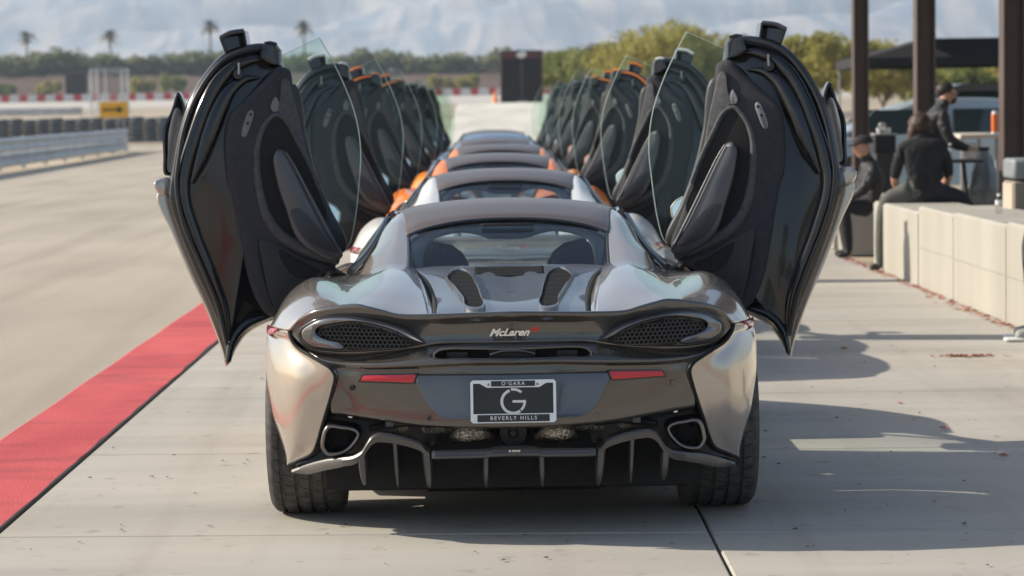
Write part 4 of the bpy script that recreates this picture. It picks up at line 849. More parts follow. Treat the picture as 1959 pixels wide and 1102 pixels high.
# folding tables
tb = thing('counter_table', 'long table with pale edge beside the standing person', 'table', A3(1868, 256, 25.4))
z = tb.location.z
MB().box((0, .3, -.025), (.42, 1.0, .05)).build('table_top', mat('pale_laminate', (.55, .5, .44), .5), tb, bevel=.01)
for a in (-.18, .18):
    for c in (-.15, .75): MB().tube([(a, c, -.05), (a, c, -z)], .018, 8).build('leg', GRY, tb)
MB().box((-.10, -.19, -.19), (.15, .012, .20)).build('paper_notice', noisy(mat('printed_paper', (.5, .49, .45), .7), 60, (.35, .35, .34), (.65, .63, .58), stretch=(.3, 1, 3)), tb)
st_ = thing('side_table', 'small black table with a bottle behind the seated person', 'table', A3(1830, 305, 24.2)); z = st_.location.z
MB().box((0, 0, -.015), (.44, .5, .03)).build('table_top', BLK, st_, bevel=.008)
for a in (-.17, .17): MB().tube([(a*.4, 0, -.03), (a, 0, -z)], .02, 8).build('leg', BLK, st_)
def bottle(label, loc, h=.2):
    o = thing('water_bottle', label, 'bottle', loc, 0, 'clear water bottles'); r = h*.17
    MB().lathe([(.001, 0), (r, .002), (r*1.02, h*.2), (r*.94, h*.3), (r, h*.42), (r, h*.66), (r*.45, h*.82), (r*.42, h*.86), (.001, h*.86)], n=20).build('bottle_body', glass_mat('clear_bottle', (.86, .88, .88), 1.5, .03), o)
    MB().lathe([(r*1.03, h*.44), (r*1.03, h*.66)], n=20).build('bottle_label', WHT, o)
    MB().lathe([(.001, h*.99), (r*.5, h*.98), (r*.5, h*.86), (.001, h*.86)], n=16).build('cap', WHT, o)
p = at(1912, 427, 21.2); bottle('clear water bottle standing on the seat wall at right', (p[0]-.75, 18.2, .69), .17) if False else None
d = 18.6; p = at(1911, 426, d); bottle('clear water bottle standing on the concrete seat wall', (p[0], d, .69), .16)
p = at(1818, 304, 24.15); bottle('clear water bottle standing on the small black table', (p[0], 24.15, p[2]), .16)
c = thing('orange_canister', 'orange canister with white ends standing on the long table', 'canister', A3(1903, 256, 25.0))
MB().lathe([(.001, .005), (.034, .005), (.034, .20), (.001, .20)], n=20).build('can_body', mat('orange_can', (.75, .16, .03), .4), c)
MB().lathe([(.001, .2), (.03, .2), (.026, .235), (.001, .238)], n=20).lathe([(.001, .001), (.035, .001), (.035, .02)], n=20).build('can_ends', WHT, c)
c = thing('rubbish_bag', 'grey translucent rubbish bag hanging from the table end', 'bag', A3(1882, 400, 24.6))
rows = [(.11, .0), (.15, .08), (.155, .2), (.13, .36), (.09, .5), (.05, .58), (.055, .62)]; V = []
for r, h in rows:
    for k in range(28):
        q = 2*math.pi*k/28; f = 1+.13*math.sin(q*7+h*9)+.06*math.sin(q*13); V.append((r*f*math.cos(q)*.95, r*f*math.sin(q)*.8, h))
MB().add(V, [(i*28+k, i*28+(k+1) % 28, (i+1)*28+(k+1) % 28, (i+1)*28+k) for i in range(6) for k in range(28)]+[tuple(range(28)), tuple(range(168, 196))]).build('bag_film', mat('grey_film', (.16, .19, .20), .28, 0, .4), c, sharp=None)
MB().lathe([(.06, .60), (.052, .615), (.06, .63)], n=20).build('bag_tie', BLK, c)
c = thing('waste_bin', 'tan and brown waste bin with grey lid at the right edge', 'bin', (A3(1950, 420, 19.9)[0]+.06, 19.9, 0))
MB().box((0, 0, .45), (.30, .4, .9)).build('bin_body', mat('tan_panel', (.22, .18, .14), .6), c, bevel=.015)
MB().box((-.152, 0, .45), (.012, .36, .86)).build('bin_panel', mat('tan_panel_light', (.45, .38, .30), .6), c)
MB().box((0, 0, 1.0), (.31, .42, .17)).build('bin_lid', mat('grey_lid', (.20, .22, .23), .5), c, bevel=.03)
c = thing('equipment_case', 'black equipment case with white cups on top, behind the seated people', 'case', A3(1690, 292, 27.5))
MB().box((0, 0, .10), (.24, .3, .2)).build('case_body', BLK, c, bevel=.01)
MB().box((0, 0, .21), (.25, .31, .02)).build('case_lid', GRY, c, bevel=.004)
z = c.location.z; MB().box((0, 0, -z/2), (.2, .25, z)).build('stand', mat('dark_stand', (.03, .03, .03), .7), c)
for i, (dx) in enumerate((-.05, .01, .06)):
    o = thing('paper_cup', ('left', 'middle', 'right')[i]+' white paper cup of three on the black equipment case', 'cup', (c.location.x+dx, 27.5, z+.22), 0, 'white cups on the case')
    MB().lathe([(.001, 0), (.022, 0), (.03, .06), (.028, .06), (.02, .004)], n=16).build('cup_wall', WHT, o)
c = thing('tripod_camera', 'small silver camera head above the black case by the sedan', 'camera', A3(1688, 245, 27.4))
MB().box((0, 0, .03), (.08, .07, .06)).build('camera_body', GRY, c, bevel=.015)
MB().lathe([(.02, -.07), (.026, -.07), (.026, .0)], n=18, axis='y').lathe([(.001, -.06), (.02, -.06)], n=18, axis='y').build('lens', M['chrome'], c)
MB().tube([(0, .02, 0), (0, .02, -c.location.z+.0)], .012, 8).build('stem', BLK, c)
# ------------------------------------------------------------------ people
SKIN = mat('skin', (.46, .25, .17), .55); HAIRB = mat('brown_hair', (.045, .022, .012), .6); HAIRD = mat('dark_hair', (.02, .014, .01), .6)
def person(label, loc, rz, bones, extra=None):
    """bones: list of chains; chain = (material, [(x, y, z, radius), ...]); joints at equal positions are shared"""
    root = thing('person', label, 'person', loc, rz, 'people by the seat wall')
    vs = []; rs = []; es = []; segs = []
    def vid(p):
        for i, v in enumerate(vs):
            if (Vector(v)-Vector(p[:3])).length < 1e-4: return i
        vs.append(p[:3]); rs.append(p[3]); return len(vs)-1
    mats = []
    for m, ch in bones:
        if m not in mats: mats.append(m)
        ids = [vid(p) for p in ch]
        for a, b_, pa, pb in zip(ids[:-1], ids[1:], ch[:-1], ch[1:]):
            es.append((a, b_)); segs.append((Vector(pa[:3]), Vector(pb[:3]), mats.index(m), (np.mean(pa[3])+np.mean(pb[3]))/2))
    me = bpy.data.meshes.new('tmp'); me.from_pydata(vs, es, []); o = bpy.data.objects.new('tmp', me); COL.objects.link(o)
    sk = o.modifiers.new('skin', 'SKIN'); sk.use_smooth_shade = True
    for i, r in enumerate(rs):
        q = me.skin_vertices[0].data[i]; rr = r if hasattr(r, '__len__') else (r, r); q.radius = rr; q.use_root = (i == 0)
    ss = o.modifiers.new('sub', 'SUBSURF'); ss.levels = 2; ss.render_levels = 2
    dg = bpy.context.evaluated_depsgraph_get(); dg.update()
    em = bpy.data.meshes.new_from_object(o.evaluated_get(dg)); bpy.data.objects.remove(o)
    em.materials.clear(); [em.materials.append(m) for m in mats]
    for p in em.polygons:
        best = 1e9; c = p.center
        for a, b_, mi, r in segs:
            ab = b_-a; t = max(0, min(1, (c-a).dot(ab)/max(ab.length_squared, 1e-9))); d_ = (c-a-ab*t).length/r
            if d_ < best: best = d_; p.material_index = mi
        p.use_smooth = True
    em.name = 'body'; bo = bpy.data.objects.new('body', em); COL.objects.link(bo); bo.parent = root
    return root
def blob(name, c, r, m, par, bump=.0, cut=None, seed=1):
    bm = bmesh.new(); bmesh.ops.create_icosphere(bm, subdivisions=3, radius=1); rg = random.Random(seed)
    for v in bm.verts:
        n = v.co.normalized(); k = 1+bump*math.sin(n.x*9+seed)*math.sin(n.y*11+2*seed)*math.sin(n.z*8)
        v.co = Vector((c[0]+n.x*r[0]*k, c[1]+n.y*r[1]*k, c[2]+n.z*r[2]*k))
    if cut is not None: bmesh.ops.delete(bm, geom=[v for v in bm.verts if cut(v.co)], context='VERTS')
    me = bpy.data.meshes.new(name); bm.to_mesh(me); bm.free(); me.polygons.foreach_set('use_smooth', [True]*len(me.polygons)); me.materials.append(m)
    o = bpy.data.objects.new(name, me); COL.objects.link(o); o.parent = par
    q = o.modifiers.new('solidify', 'SOLIDIFY'); q.thickness = .006; return o
def hand(m, wx, d, side, r=.011):
    """palm + fingers from the wrist point wx along direction d"""
    d = Vector(d).normalized(); s_ = Vector(side).normalized(); w = Vector(wx); out = []
    palm = w+d*.07
    out.append((m, [(*w, .026), (*palm, (.036, .02))]))
    for k, ln in ((-.026, .055), (-.009, .068), (.009, .066), (.026, .05)):
        f0 = palm+s_*k+d*.012; f1 = f0+d*ln*.55; f2 = f1+(d+Vector((0, 0, -.6))).normalized()*ln*.5
        out.append((m, [(*palm, (.036, .02)), (*f0, r), (*f1, r*.95), (*f2, r*.8)]))
    t0 = w+d*.03+s_*.04; out.append((m, [(*palm, (.036, .02)), (*t0, r*1.1), (*(t0+d*.045+s_*.015), r)]))
    return out
TEE = noisy(mat('black_tee', (.014, .014, .015), .9), 6, (.011, .011, .012), (.022, .022, .023), bump=1., bscale=9, dist=.05); JEAN = noisy(mat('grey_trousers', (.09, .095, .085), .9), 14, (.075, .078, .07), (.115, .12, .105)); JKT = noisy(mat('black_jacket', (.016, .016, .018), .6), 7, (.013, .013, .015), (.026, .026, .028), bump=1., bscale=10, dist=.05)
SHOE = mat('dark_shoes', (.03, .027, .025), .7); DPANT = mat('dark_trousers', (.02, .02, .023), .9)
# seated astride the wall, back to the camera, head bowed
ps = person('person with long brown hair in black T-shirt seated on the wall, back turned, head bowed', (3.93, 22.35, .625), 0, [
    (TEE, [(0, 0, .13, (.17, .13)), (0, -.015, .30, (.165, .115)), (0, .0, .45, (.19, .12)), (0, .07, .56, (.13, .09))]),
    (SKIN, [(0, .07, .56, (.13, .09)), (0, .13, .63, .055)]),
    (SKIN, [(0, .13, .63, .055), (0, .18, .68, (.07, .08)), (0, .22, .73, (.075, .085)), (0, .25, .70, .07)]),
    (SKIN, [(0, .22, .73, (.075, .085)), (0, .31, .66, .018)]),
    (TEE, [(0, .0, .45, (.19, .12)), (-.20, .02, .49, .08), (-.245, .05, .37, .068), (-.265, .07, .28, .06)]),
    (SKIN, [(-.265, .07, .28, .06), (-.27, .10, .20, .042), (-.22, .20, .10, .03)]),
    (TEE, [(0, .0, .45, (.19, .12)), (.20, .02, .49, .08), (.25, .05, .37, .068), (.27, .07, .28, .06)]),
    (SKIN, [(.27, .07, .28, .06), (.275, .12, .20, .042), (.20, .26, .14, .03)]),
    (JEAN, [(0, 0, .13, (.17, .13)), (-.12, .03, .09, .115), (-.36, .07, .03, .085), (-.395, .07, -.08, .075), (-.42, .06, -.34, .06), (-.43, .05, -.55, .048)]),
    (SHOE, [(-.43, .05, -.55, .048), (-.435, .05, -.585, .042), (-.54, .03, -.595, (.036, .03))]),
    (DPANT, [(0, 0, .13, (.17, .13)), (.14, .06, .085, .11), (.40, .12, .04, .085), (.50, .1, -.10, .07), (.56, .1, -.50, .05)]),
    (SHOE, [(.56, .1, -.50, .05), (.56, .1, -.585, .042), (.68, .1, -.595, (.036, .03))])] + hand(SKIN, (-.22, .20, .10), (.5, .8, -.1), (-.8, .5, 0)) + hand(SKIN, (.20, .26, .14), (-.5, .8, 0), (.8, .5, 0)))
ps.scale = (.92, .92, 1.)
blob('hair', (0, .16, .71), (.115, .13, .12), HAIRB, ps, .25, lambda c: c.y > .27)
blob('hair_lock', (-.07, .12, .63), (.06, .06, .13), HAIRB, ps, .3)
blob('hair_lock', (.06, .12, .64), (.06, .06, .12), HAIRB, ps, .3, None, 4)
# standing at the long table, leaning forward, facing right
p2 = person('bearded person in black jacket standing bent over the long table, facing right', (4.42, 24.6, 0), 0, [
    (DPANT, [(0, 0, .92, (.15, .12)), (.02, -.08, .80, .095), (.0, -.09, .48, .072), (-.03, -.10, .10, .05)]),
    (SHOE, [(-.03, -.10, .10, .05), (-.03, -.10, .05, .045), (.13, -.11, .035, (.04, .03))]),
    (DPANT, [(0, 0, .92, (.15, .12)), (.03, .09, .80, .095), (.05, .10, .48, .072), (.05, .11, .10, .05)]),
    (SHOE, [(.05, .11, .10, .05), (.05, .11, .05, .045), (.21, .12, .035, (.04, .03))]),
    (JKT, [(0, 0, .92, (.15, .12)), (.0, 0, 1.08, (.16, .15)), (.02, 0, 1.28, (.17, .16)), (.07, 0, 1.43, (.13, .15)), (.105, 0, 1.50, .075)]),
    (SKIN, [(.105, 0, 1.50, .075), (.135, 0, 1.555, .055), (.155, 0, 1.60, (.085, .07)), (.16, 0, 1.66, (.09, .075)), (.155, 0, 1.70, .07)]),
    (SKIN, [(.155, 0, 1.60, (.085, .07)), (.235, 0, 1.575, .04)]), (SKIN, [(.16, 0, 1.66, (.09, .075)), (.262, 0, 1.625, .016)]),
    (JKT, [(.07, 0, 1.43, (.13, .15)), (.07, -.19, 1.40, .078), (.13, -.22, 1.18, .062), (.30, -.20, 1.08, .045)]),
    (JKT, [(.07, 0, 1.43, (.13, .15)), (.08, .19, 1.40, .078), (.15, .22, 1.18, .062), (.32, .18, 1.08, .045)])] + hand(SKIN, (.30, -.20, 1.08), (1, .1, -.1), (0, -1, 0)) + hand(SKIN, (.32, .18, 1.08), (1, -.1, -.1), (0, 1, 0)))
blob('hair', (.140, 0, 1.672), (.094, .08, .078), HAIRD, p2, .04, lambda c: c.z < 1.62 and c.x > .12)
blob('beard', (.205, 0, 1.575), (.055, .06, .05), HAIRD, p2, .05, lambda c: c.z > 1.60)
for j in range(3):
    MB().box((-.10+.012*j, -.158-.002*j, 1.40-.03*j), (.10-.01*j, .006, .016), ry=rad(-8)).build('back_print', mat('faded_print', (.30, .30, .29), .8), p2)
# crouched at the wall end, dark cap
p3 = person('person in dark cap and black jacket hunched beyond the wall end', (3.72, 24.2, 0), 0, [
    (JKT, [(.10, .1, .52, (.16, .15)), (.06, .08, .72, (.17, .15)), (.02, .05, .88, (.15, .14)), (-.02, .02, .98, .075)]),
    (SKIN, [(-.02, .02, .98, .075), (-.05, .0, 1.03, .055), (-.07, -.01, 1.08, (.08, .07)), (-.07, -.01, 1.14, (.085, .075)), (-.06, -.01, 1.17, .065)]),
    (SKIN, [(-.07, -.01, 1.08, (.08, .07)), (-.155, -.015, 1.09, .018)]),
    (JKT, [(.02, .05, .88, (.15, .14)), (.02, -.13, .86, .078), (-.08, -.16, .68, .06), (-.22, -.08, .62, .042)]),
    (JKT, [(.02, .05, .88, (.15, .14)), (.04, .24, .86, .078), (-.05, .26, .68, .06), (-.20, .16, .62, .042)]),
    (DPANT, [(.10, .1, .52, (.16, .15)), (-.02, -.02, .50, .10), (-.26, -.04, .52, .08), (-.22, -.05, .12, .05)]),
    (SHOE, [(-.22, -.05, .12, .05), (-.22, -.05, .045, .042), (-.34, -.06, .035, (.038, .03))]),
    (DPANT, [(.10, .1, .52, (.16, .15)), (.0, .22, .50, .10), (-.24, .24, .52, .08), (-.20, .24, .12, .05)]),
    (SHOE, [(-.20, .24, .12, .05), (-.20, .24, .045, .042), (-.32, .25, .035, (.038, .03))])] + hand(SKIN, (-.22, -.08, .62), (-1, .2, -.1), (0, -1, 0)) + hand(SKIN, (-.20, .16, .62), (-1, -.2, -.1), (0, 1, 0)))
blob('cap', (-.06, -.01, 1.155), (.105, .095, .08), BLK, p3, 0, lambda c: c.z < 1.135)
MB().box((-.165, -.01, 1.135), (.10, .13, .012), ry=rad(-12)).build('cap_peak', BLK, p3, bevel=.005)
# seated just outside the frame, sneakers on the apron
SNK = mat('grey_sneaker', (.30, .30, .28), .7); LPANT = mat('charcoal_jeans', (.05, .05, .055), .9)
p4 = person('person at the right edge, only grey sneakers and trouser hems in view', (3.92, 15.75, .71), 0, [
    (LPANT, [(0, 0, .12, (.16, .15)), (-.10, -.09, .09, .10), (-.40, -.12, .06, .08), (-.46, -.12, -.10, .07), (-.46, -.12, -.58, .048)]),
    (SNK, [(-.46, -.12, -.58, .048), (-.47, -.12, -.655, .048), (-.60, -.13, -.672, (.042, .034))]),
    (LPANT, [(0, 0, .12, (.16, .15)), (-.10, .09, .09, .10), (-.38, .12, .06, .08), (-.44, .12, -.10, .07), (-.42, .10, -.58, .048)]),
    (SNK, [(-.42, .10, -.58, .048), (-.43, .10, -.655, .048), (-.56, .10, -.672, (.042, .034))]),
    (JKT, [(0, 0, .12, (.16, .15)), (0, 0, .32, (.17, .14)), (-.02, 0, .52, (.16, .15)), (-.04, 0, .62, .07)]),
    (SKIN, [(-.04, 0, .62, .07), (-.06, 0, .68, .055), (-.07, 0, .74, (.08, .07)), (-.07, 0, .80, (.085, .075)), (-.06, 0, .83, .065)]),
    (SKIN, [(-.07, 0, .74, (.08, .07)), (-.16, 0, .75, .018)]),
    (JKT, [(-.02, 0, .52, (.16, .15)), (-.02, -.19, .50, .078), (-.08, -.22, .28, .06), (-.28, -.16, .19, .042)]),
    (JKT, [(-.02, 0, .52, (.16, .15)), (-.02, .19, .50, .078), (-.08, .22, .28, .06), (-.28, .16, .19, .042)])] + hand(SKIN, (-.28, -.16, .19), (-1, .1, 0), (0, -1, 0)) + hand(SKIN, (-.28, .16, .19), (-1, -.1, 0), (0, 1, 0)))
blob('hair', (-.05, 0, .79), (.095, .085, .08), HAIRD, p4, .04, lambda c: c.z < .75 and c.x < -.06)
for (x, yy) in ((-.545, -.125), (-.50, .10)):
    MB().box((x, yy, -.695), (.24, .095, .022)).build('sneaker_sole', WHT, p4, bevel=.01)

# ------------------------------------------------------------------ left side of the circuit
GAL = noisy(mat('galvanised_steel', (.52, .54, .56), .5, .3), 1.5, (.46, .48, .50), (.60, .62, .63))
def rail(name, label, x0, y0, x1, y1, tiers, zb, th, step=4.):
    r = thing(name, label, 'guardrail', (x0, y0, zg(y0)), 0); L_ = math.hypot(x1-x0, y1-y0); ang = math.atan2(y1-y0, x1-x0); r.rotation_euler.z = ang; dz = zg(y1)-zg(y0)
    for t_ in range(tiers):
        z0 = zb+t_*(th+.015); pr = [(0, 0), (.05, .12), (.05, .28), (0, .40), (0, .60), (.05, .72), (.05, .88), (0, 1)]
        V = [(xx, -.04-q[0], z0+q[1]*th+dz*xx/L_) for xx in np.linspace(0, L_, 12) for q in pr]
        o = mesh_obj('beam', V, gfaces(12, 8), GAL, r, True, 60); s_ = o.modifiers.new('s', 'SOLIDIFY'); s_.thickness = .012
    n = int(L_/step)
    for k in range(n+1):
        xx = k*L_/max(n, 1); MB().box((xx, .03, (zb+tiers*th)/2+dz*xx/L_), (.12, .12, zb+tiers*th+.05)).build('rail_post', GAL, r)
    return r
rail('guardrail', 'double galvanised guardrail along the left edge of the track', -12.9, 42, -14.55, 96.5, 2, .08, .40)
rail('guardrail', 'far grey guardrail across the sand beyond the tyre stacks', -46, 200, -34.2, 203, 2, .1, .28)
# tyre stacks
TYR = noisy(mat('sun_bleached_tyre', (.10, .12, .135), .85), 6, (.075, .09, .10), (.13, .15, .165))
b = MB(); prof = []
for k in range(5):
    z0 = k*.235; prof += [(.20, z0+.01), (.29, z0+.015), (.31, z0+.06), (.31, z0+.18), (.29, z0+.225), (.20, z0+.23)]
ts0 = b.lathe([(.001, 0)]+prof+[(.001, 1.17)], n=20).build('tyre_stack', TYR, None, sharp=50); first = True
tl = 'grey-black stack of old tyres in the barrier row behind the guardrail'
for i in range(11, 34):
    o = ts0 if first else ts0.copy()
    if not first: COL.objects.link(o)
    first = False; x = -30+i*.62; yy = 112-3*max(0, (x+16)/14)**1.2 if x > -16 else 112
    o.location = (x, yy, zg(yy)); o.rotation_euler.z = i*1.3; o.scale = (1, 1, 1.0+.03*math.sin(i*2.1)); tag(o, tl, 'tyre stack', 'tyre barrier')
# yellow arrow sign
YEL = mat('yellow_sign', (.78, .40, .015), .5)
a, c = at(190, 195, 107), at(245, 225, 107); w, h = c[0]-a[0], a[2]-c[2]
sg = thing('arrow_sign', 'yellow sign with black arrow pointing right above the tyre stacks', 'sign', ((a[0]+c[0])/2, 107, 0)); zc = (a[2]+c[2])/2
MB().box((0, 0, zc), (w, .03, h)).build('board', YEL, sg, bevel=.008)
b = MB(); b.add([(-.40*w, -.02, zc-.07*h), (.14*w, -.02, zc-.07*h), (.14*w, -.02, zc-.24*h), (.36*w, -.02, zc), (.14*w, -.02, zc+.24*h), (.14*w, -.02, zc+.07*h), (-.40*w, -.02, zc+.07*h)], [(0, 1, 5, 6), (1, 2, 3, 4, 5)]); b.build('arrow', BLK, sg, smooth=False)
for q in (-.35, .35): MB().tube([(q*w, .04, zg(107)), (q*w, .04, zc+h*.4)], .025, 8).build('sign_post', GRY, sg)
# lattice gantry and black screen, red and white wall
a, c = at(172, 133, 200), at(244, 214, 200); sc_ = thing('lattice_gantry', 'pale metal lattice gantry in front of the red and white barrier', 'gantry', (a[0], 200, zg(200))); w = c[0]-a[0]; h = a[2]-zg(200)
for x0 in (0, w*.85):
    for dx in (0, w*.17):
        for dy in (0, .5): MB().tube([(x0+dx, dy, 0), (x0+dx, dy, h)], .045, 6).build('upright', GAL, sc_)
    for k in range(9): MB().tube([(x0, 0, h*k/9), (x0+w*.17, 0, h*(k+1)/9)], .03, 5).build('lattice_bar', GAL, sc_)
for zz in (h, h*.93, h*.42): MB().tube([(0, 0, zz), (w, 0, zz)], .045, 6).build('crossbeam', GAL, sc_)
MB().tube([(w*.42, 0, 0), (w*.42, 0, h)], .06, 6).build('upright', GAL, sc_)
a, c = at(125, 139, 362), at(167, 182, 362)
bx_ = thing('black_screen', 'square black screen box standing behind the red and white barrier', 'screen', ((a[0]+c[0])/2, 362, zg(362))); w = c[0]-a[0]; zt = a[2]-zg(362)
MB().box((0, 0, zt/2+.3), (w, .8, zt-.6)).build('cabinet', BLK, bx_, bevel=.05)
for q in (-.4, .4): MB().box((q*w, 0, .2), (.3, .5, .5)).build('foot', GRY, bx_)
a, c = at(0, 183, 350), at(0, 198, 350); RW = [mat('barrier_red', (.55, .04, .05), .6), mat('barrier_white', (.72, .70, .68), .6)]
bw = thing('striped_barrier', 'low barrier of red and white blocks across the far side of the circuit', 'barrier', (0, 350, zg(350)-.05)); ht = a[2]-zg(350)+.05
x = -86.; k = 0
blk = {}
while x < 20:
    wd_ = 1.15 if k % 2 == 0 else 1.45
    if k % 2 not in blk: o = MB().box((0, 0, ht/2), (wd_-.03, .5, ht), taper=.97).build('barrier_block', RW[k % 2], bw, smooth=False); blk[k % 2] = o
    else: o = blk[k % 2].copy(); COL.objects.link(o)
    o.location = (x+wd_/2, 0, 0); x += wd_; k += 1
# trailer and a made-up bright ramp at the end of the row
a, c = at(957, 97, 135), at(1039, 197, 135); w = c[0]-a[0]
tr = thing('box_trailer', 'tall black box trailer seen end-on beyond the row of cars', 'trailer', ((a[0]+c[0])/2, 135, zg(135))); zt, zb = a[2]-zg(135), c[2]-zg(135)
MB().box((0, 4, (zt+zb)/2), (w, 8, zt-zb)).build('trailer_body', BLK, tr, bevel=.04)
MB().box((0, -.03, (zt+zb)/2), (.02, .03, zt-zb-.5)).build('door_seam', GRY, tr)
for q in (-.46, .46): MB().box((q*w, -.03, (zt+zb)/2), (.05, .03, zt-zb)).build('corner_post', mat('dark_red_trim', (.08, .02, .025), .5), tr)
MB().box((0, -.03, zt-.25), (w*.9, .03, .38)).build('header_panel', mat('dark_red_panel', (.09, .02, .025), .5), tr)
pillow('crest', [(-.28, -.05, zt-.25), (-.1, -.05, zt-.10), (.15, -.05, zt-.08), (.3, -.05, zt-.2), (.15, -.05, zt-.38), (-.12, -.05, zt-.4)], [(0, .02), (0, -.01)], WHT, tr, n=30)
MB().box((0, -.03, zb+.08), (.55, .03, .12)).build('number_plate', GRY, tr)
for q in (-.38, .38):
    for y_ in (.8, 2.0): MB().lathe([(.2, -.12), (.48, -.13), (.5, -.1), (.5, .1), (.48, .13), (.2, .12)], (q*w, y_, .5), 24, 'x').build('trailer_wheel', M['rubber'], tr)
MB().box((0, .1, zb-.25), (w*.9, .12, .1)).build('under_bar', GRY, tr)
a, c = at(876, 198, 122), at(1062, 198, 122); zr = a[2]
RMP = noisy(mat('mirage_ramp_white', (.58, .55, .47), .85), .8, (.50, .47, .40), (.64, .61, .53), stretch=(1, .3, 1))
b = MB(); b.add([(a[0]-.2, 96, -.02), (c[0]+1.5, 96, -.02), (c[0]+1.5, 121, zr), (a[0], 121, zr), (a[0], 123.5, zr), (c[0]+1.5, 123.5, zr), (c[0]+1.5, 132, .3), (a[0], 132, .3), (a[0], 96.2, -.3), (a[0], 121, -.3), (a[0], 132, -.3)],
      [(0, 1, 2, 3), (3, 2, 5, 4), (4, 5, 6, 7), (0, 3, 9, 8), (3, 4, 7, 10, 9)])
tag(b.build('mirage_ramp', RMP, smooth=False), kind='structure')  # ramp made up to give the bright mirage patch a sunlit slope
c = at(948, 178, 118); tc_ = thing('traffic_cone', 'orange traffic cone at the foot of the black trailer', 'cone', (c[0], 126, zg(126)))
MB().lathe([(.02, 2.0), (.04, 2.0), (.22, 1.1), (.24, 1.1)], n=16).build('cone_body', mat('cone_orange', (.8, .22, .03), .5), tc_); MB().box((0, 0, .55), (.5, .5, 1.1)).build('cone_base', WHT, tc_)

# ------------------------------------------------------------------ vegetation
def leaf_mesh(name, pts, size, m, parent, tilt=1., asp=.55, kind=None):
    n = len(pts); P = np.array(pts); V = np.zeros((n, 4, 3)); 
    a = RNG.randn(n, 3); a /= np.linalg.norm(a, axis=1)[:, None]; b_ = RNG.randn(n, 3); b_ -= a*np.sum(a*b_, 1)[:, None]; b_ /= np.linalg.norm(b_, axis=1)[:, None]
    s_ = (size*(.6+.8*RNG.rand(n)))[:, None]
    V[:, 0] = P-a*s_; V[:, 1] = P+b_*s_*asp; V[:, 2] = P+a*s_; V[:, 3] = P-b_*s_*asp
    me = bpy.data.meshes.new(name); me.from_pydata(V.reshape(-1, 3).tolist(), [], [(4*i, 4*i+1, 4*i+2, 4*i+3) for i in range(n)])
    me.materials.append(m); o = bpy.data.objects.new(name, me); COL.objects.link(o); o.parent = parent
    if kind: o['kind'] = kind
    return o
def leafmat(name, c1, c2, c3):
    m = noisy(mat(name, c1, .7, spec=.2), .7, c1, c3, c3=c2, detail=3); nt = m.node_tree; b = nt.nodes['Principled BSDF']
    tr_ = nt.nodes.new('ShaderNodeBsdfTranslucent'); x = nt.nodes.new('ShaderNodeMixShader'); x.inputs[0].default_value = .4
    nt.links.new(b.inputs['Base Color'].links[0].from_socket, tr_.inputs[0]); o_ = nt.nodes['Material Output']
    nt.links.new(b.outputs[0], x.inputs[1]); nt.links.new(tr_.outputs[0], x.inputs[2]); nt.links.new(x.outputs[0], o_.inputs[0])
    return m
LF = {'yellow': leafmat('yellow_green_leaf', (.24, .225, .055), (.34, .31, .085), (.45, .40, .125)), 'green': leafmat('green_leaf', (.15, .18, .05), (.22, .25, .07), (.31, .32, .10)),
      'grey': leafmat('grey_green_leaf', (.14, .165, .075), (.20, .225, .115), (.29, .30, .18)), 'palm': leafmat('palm_leaf', (.04, .05, .025), (.065, .075, .035), (.09, .09, .05))}
BARK = noisy(mat('bark', (.16, .12, .08), .9), 8, (.11, .085, .06), (.22, .17, .12), bump=.6, bscale=30, dist=.03)
def tree(label, x, y, h, r, lf, nl=2600, size=.16, group='trees behind the row of cars', seed=0, trunk=.35):
    rg = random.Random(seed); z0 = zg(y); t = thing('tree', label, 'tree', (x, y, z0), 0, group)
    b = MB(); hub = (0, 0, h*trunk); b.tube([(0, 0, -.1), (rg.uniform(-.1, .1), 0, h*trunk*.5), hub], [.16*h/6, .12*h/6, .10*h/6], 8, 8); cl = []
    for k in range(9):
        q = 6.283*k/9+rg.random(); e = (r*.72*math.cos(q)*rg.uniform(.5, 1.05), r*.72*math.sin(q)*rg.uniform(.5, 1.05), h*rg.uniform(.5, .86))
        b.tube([hub, (e[0]*.5, e[1]*.5, (hub[2]+e[2])/2+.1*h*rg.random()), e], [.07*h/6, .045*h/6, .015], 6, 7); cl.append((e, rg.uniform(.30, .48)*r))
    cl.append(((0, 0, h*.82), .42*r)); b.build('trunk', BARK, t)
    for k in range(14):
        q = rg.random()*6.283; rr = r*rg.uniform(.3, .95); cl.append(((rr*math.cos(q), rr*math.sin(q), h*rg.uniform(.42, .93)*(1-.12*(rr/r)**2)), rg.uniform(.16, .30)*r))
    tot = sum(c[1]**2 for c in cl); P = []
    for c, cr in cl:
        n = int(nl*cr*cr/tot)
        d = RNG.randn(n, 3); d /= np.linalg.norm(d, axis=1)[:, None]; rr = RNG.rand(n)**.45; P.append(np.array(c)+d*rr[:, None]*cr*np.array([1, 1, .78]))
    leaf_mesh('crown', np.vstack(P), size, LF[lf], t); return t
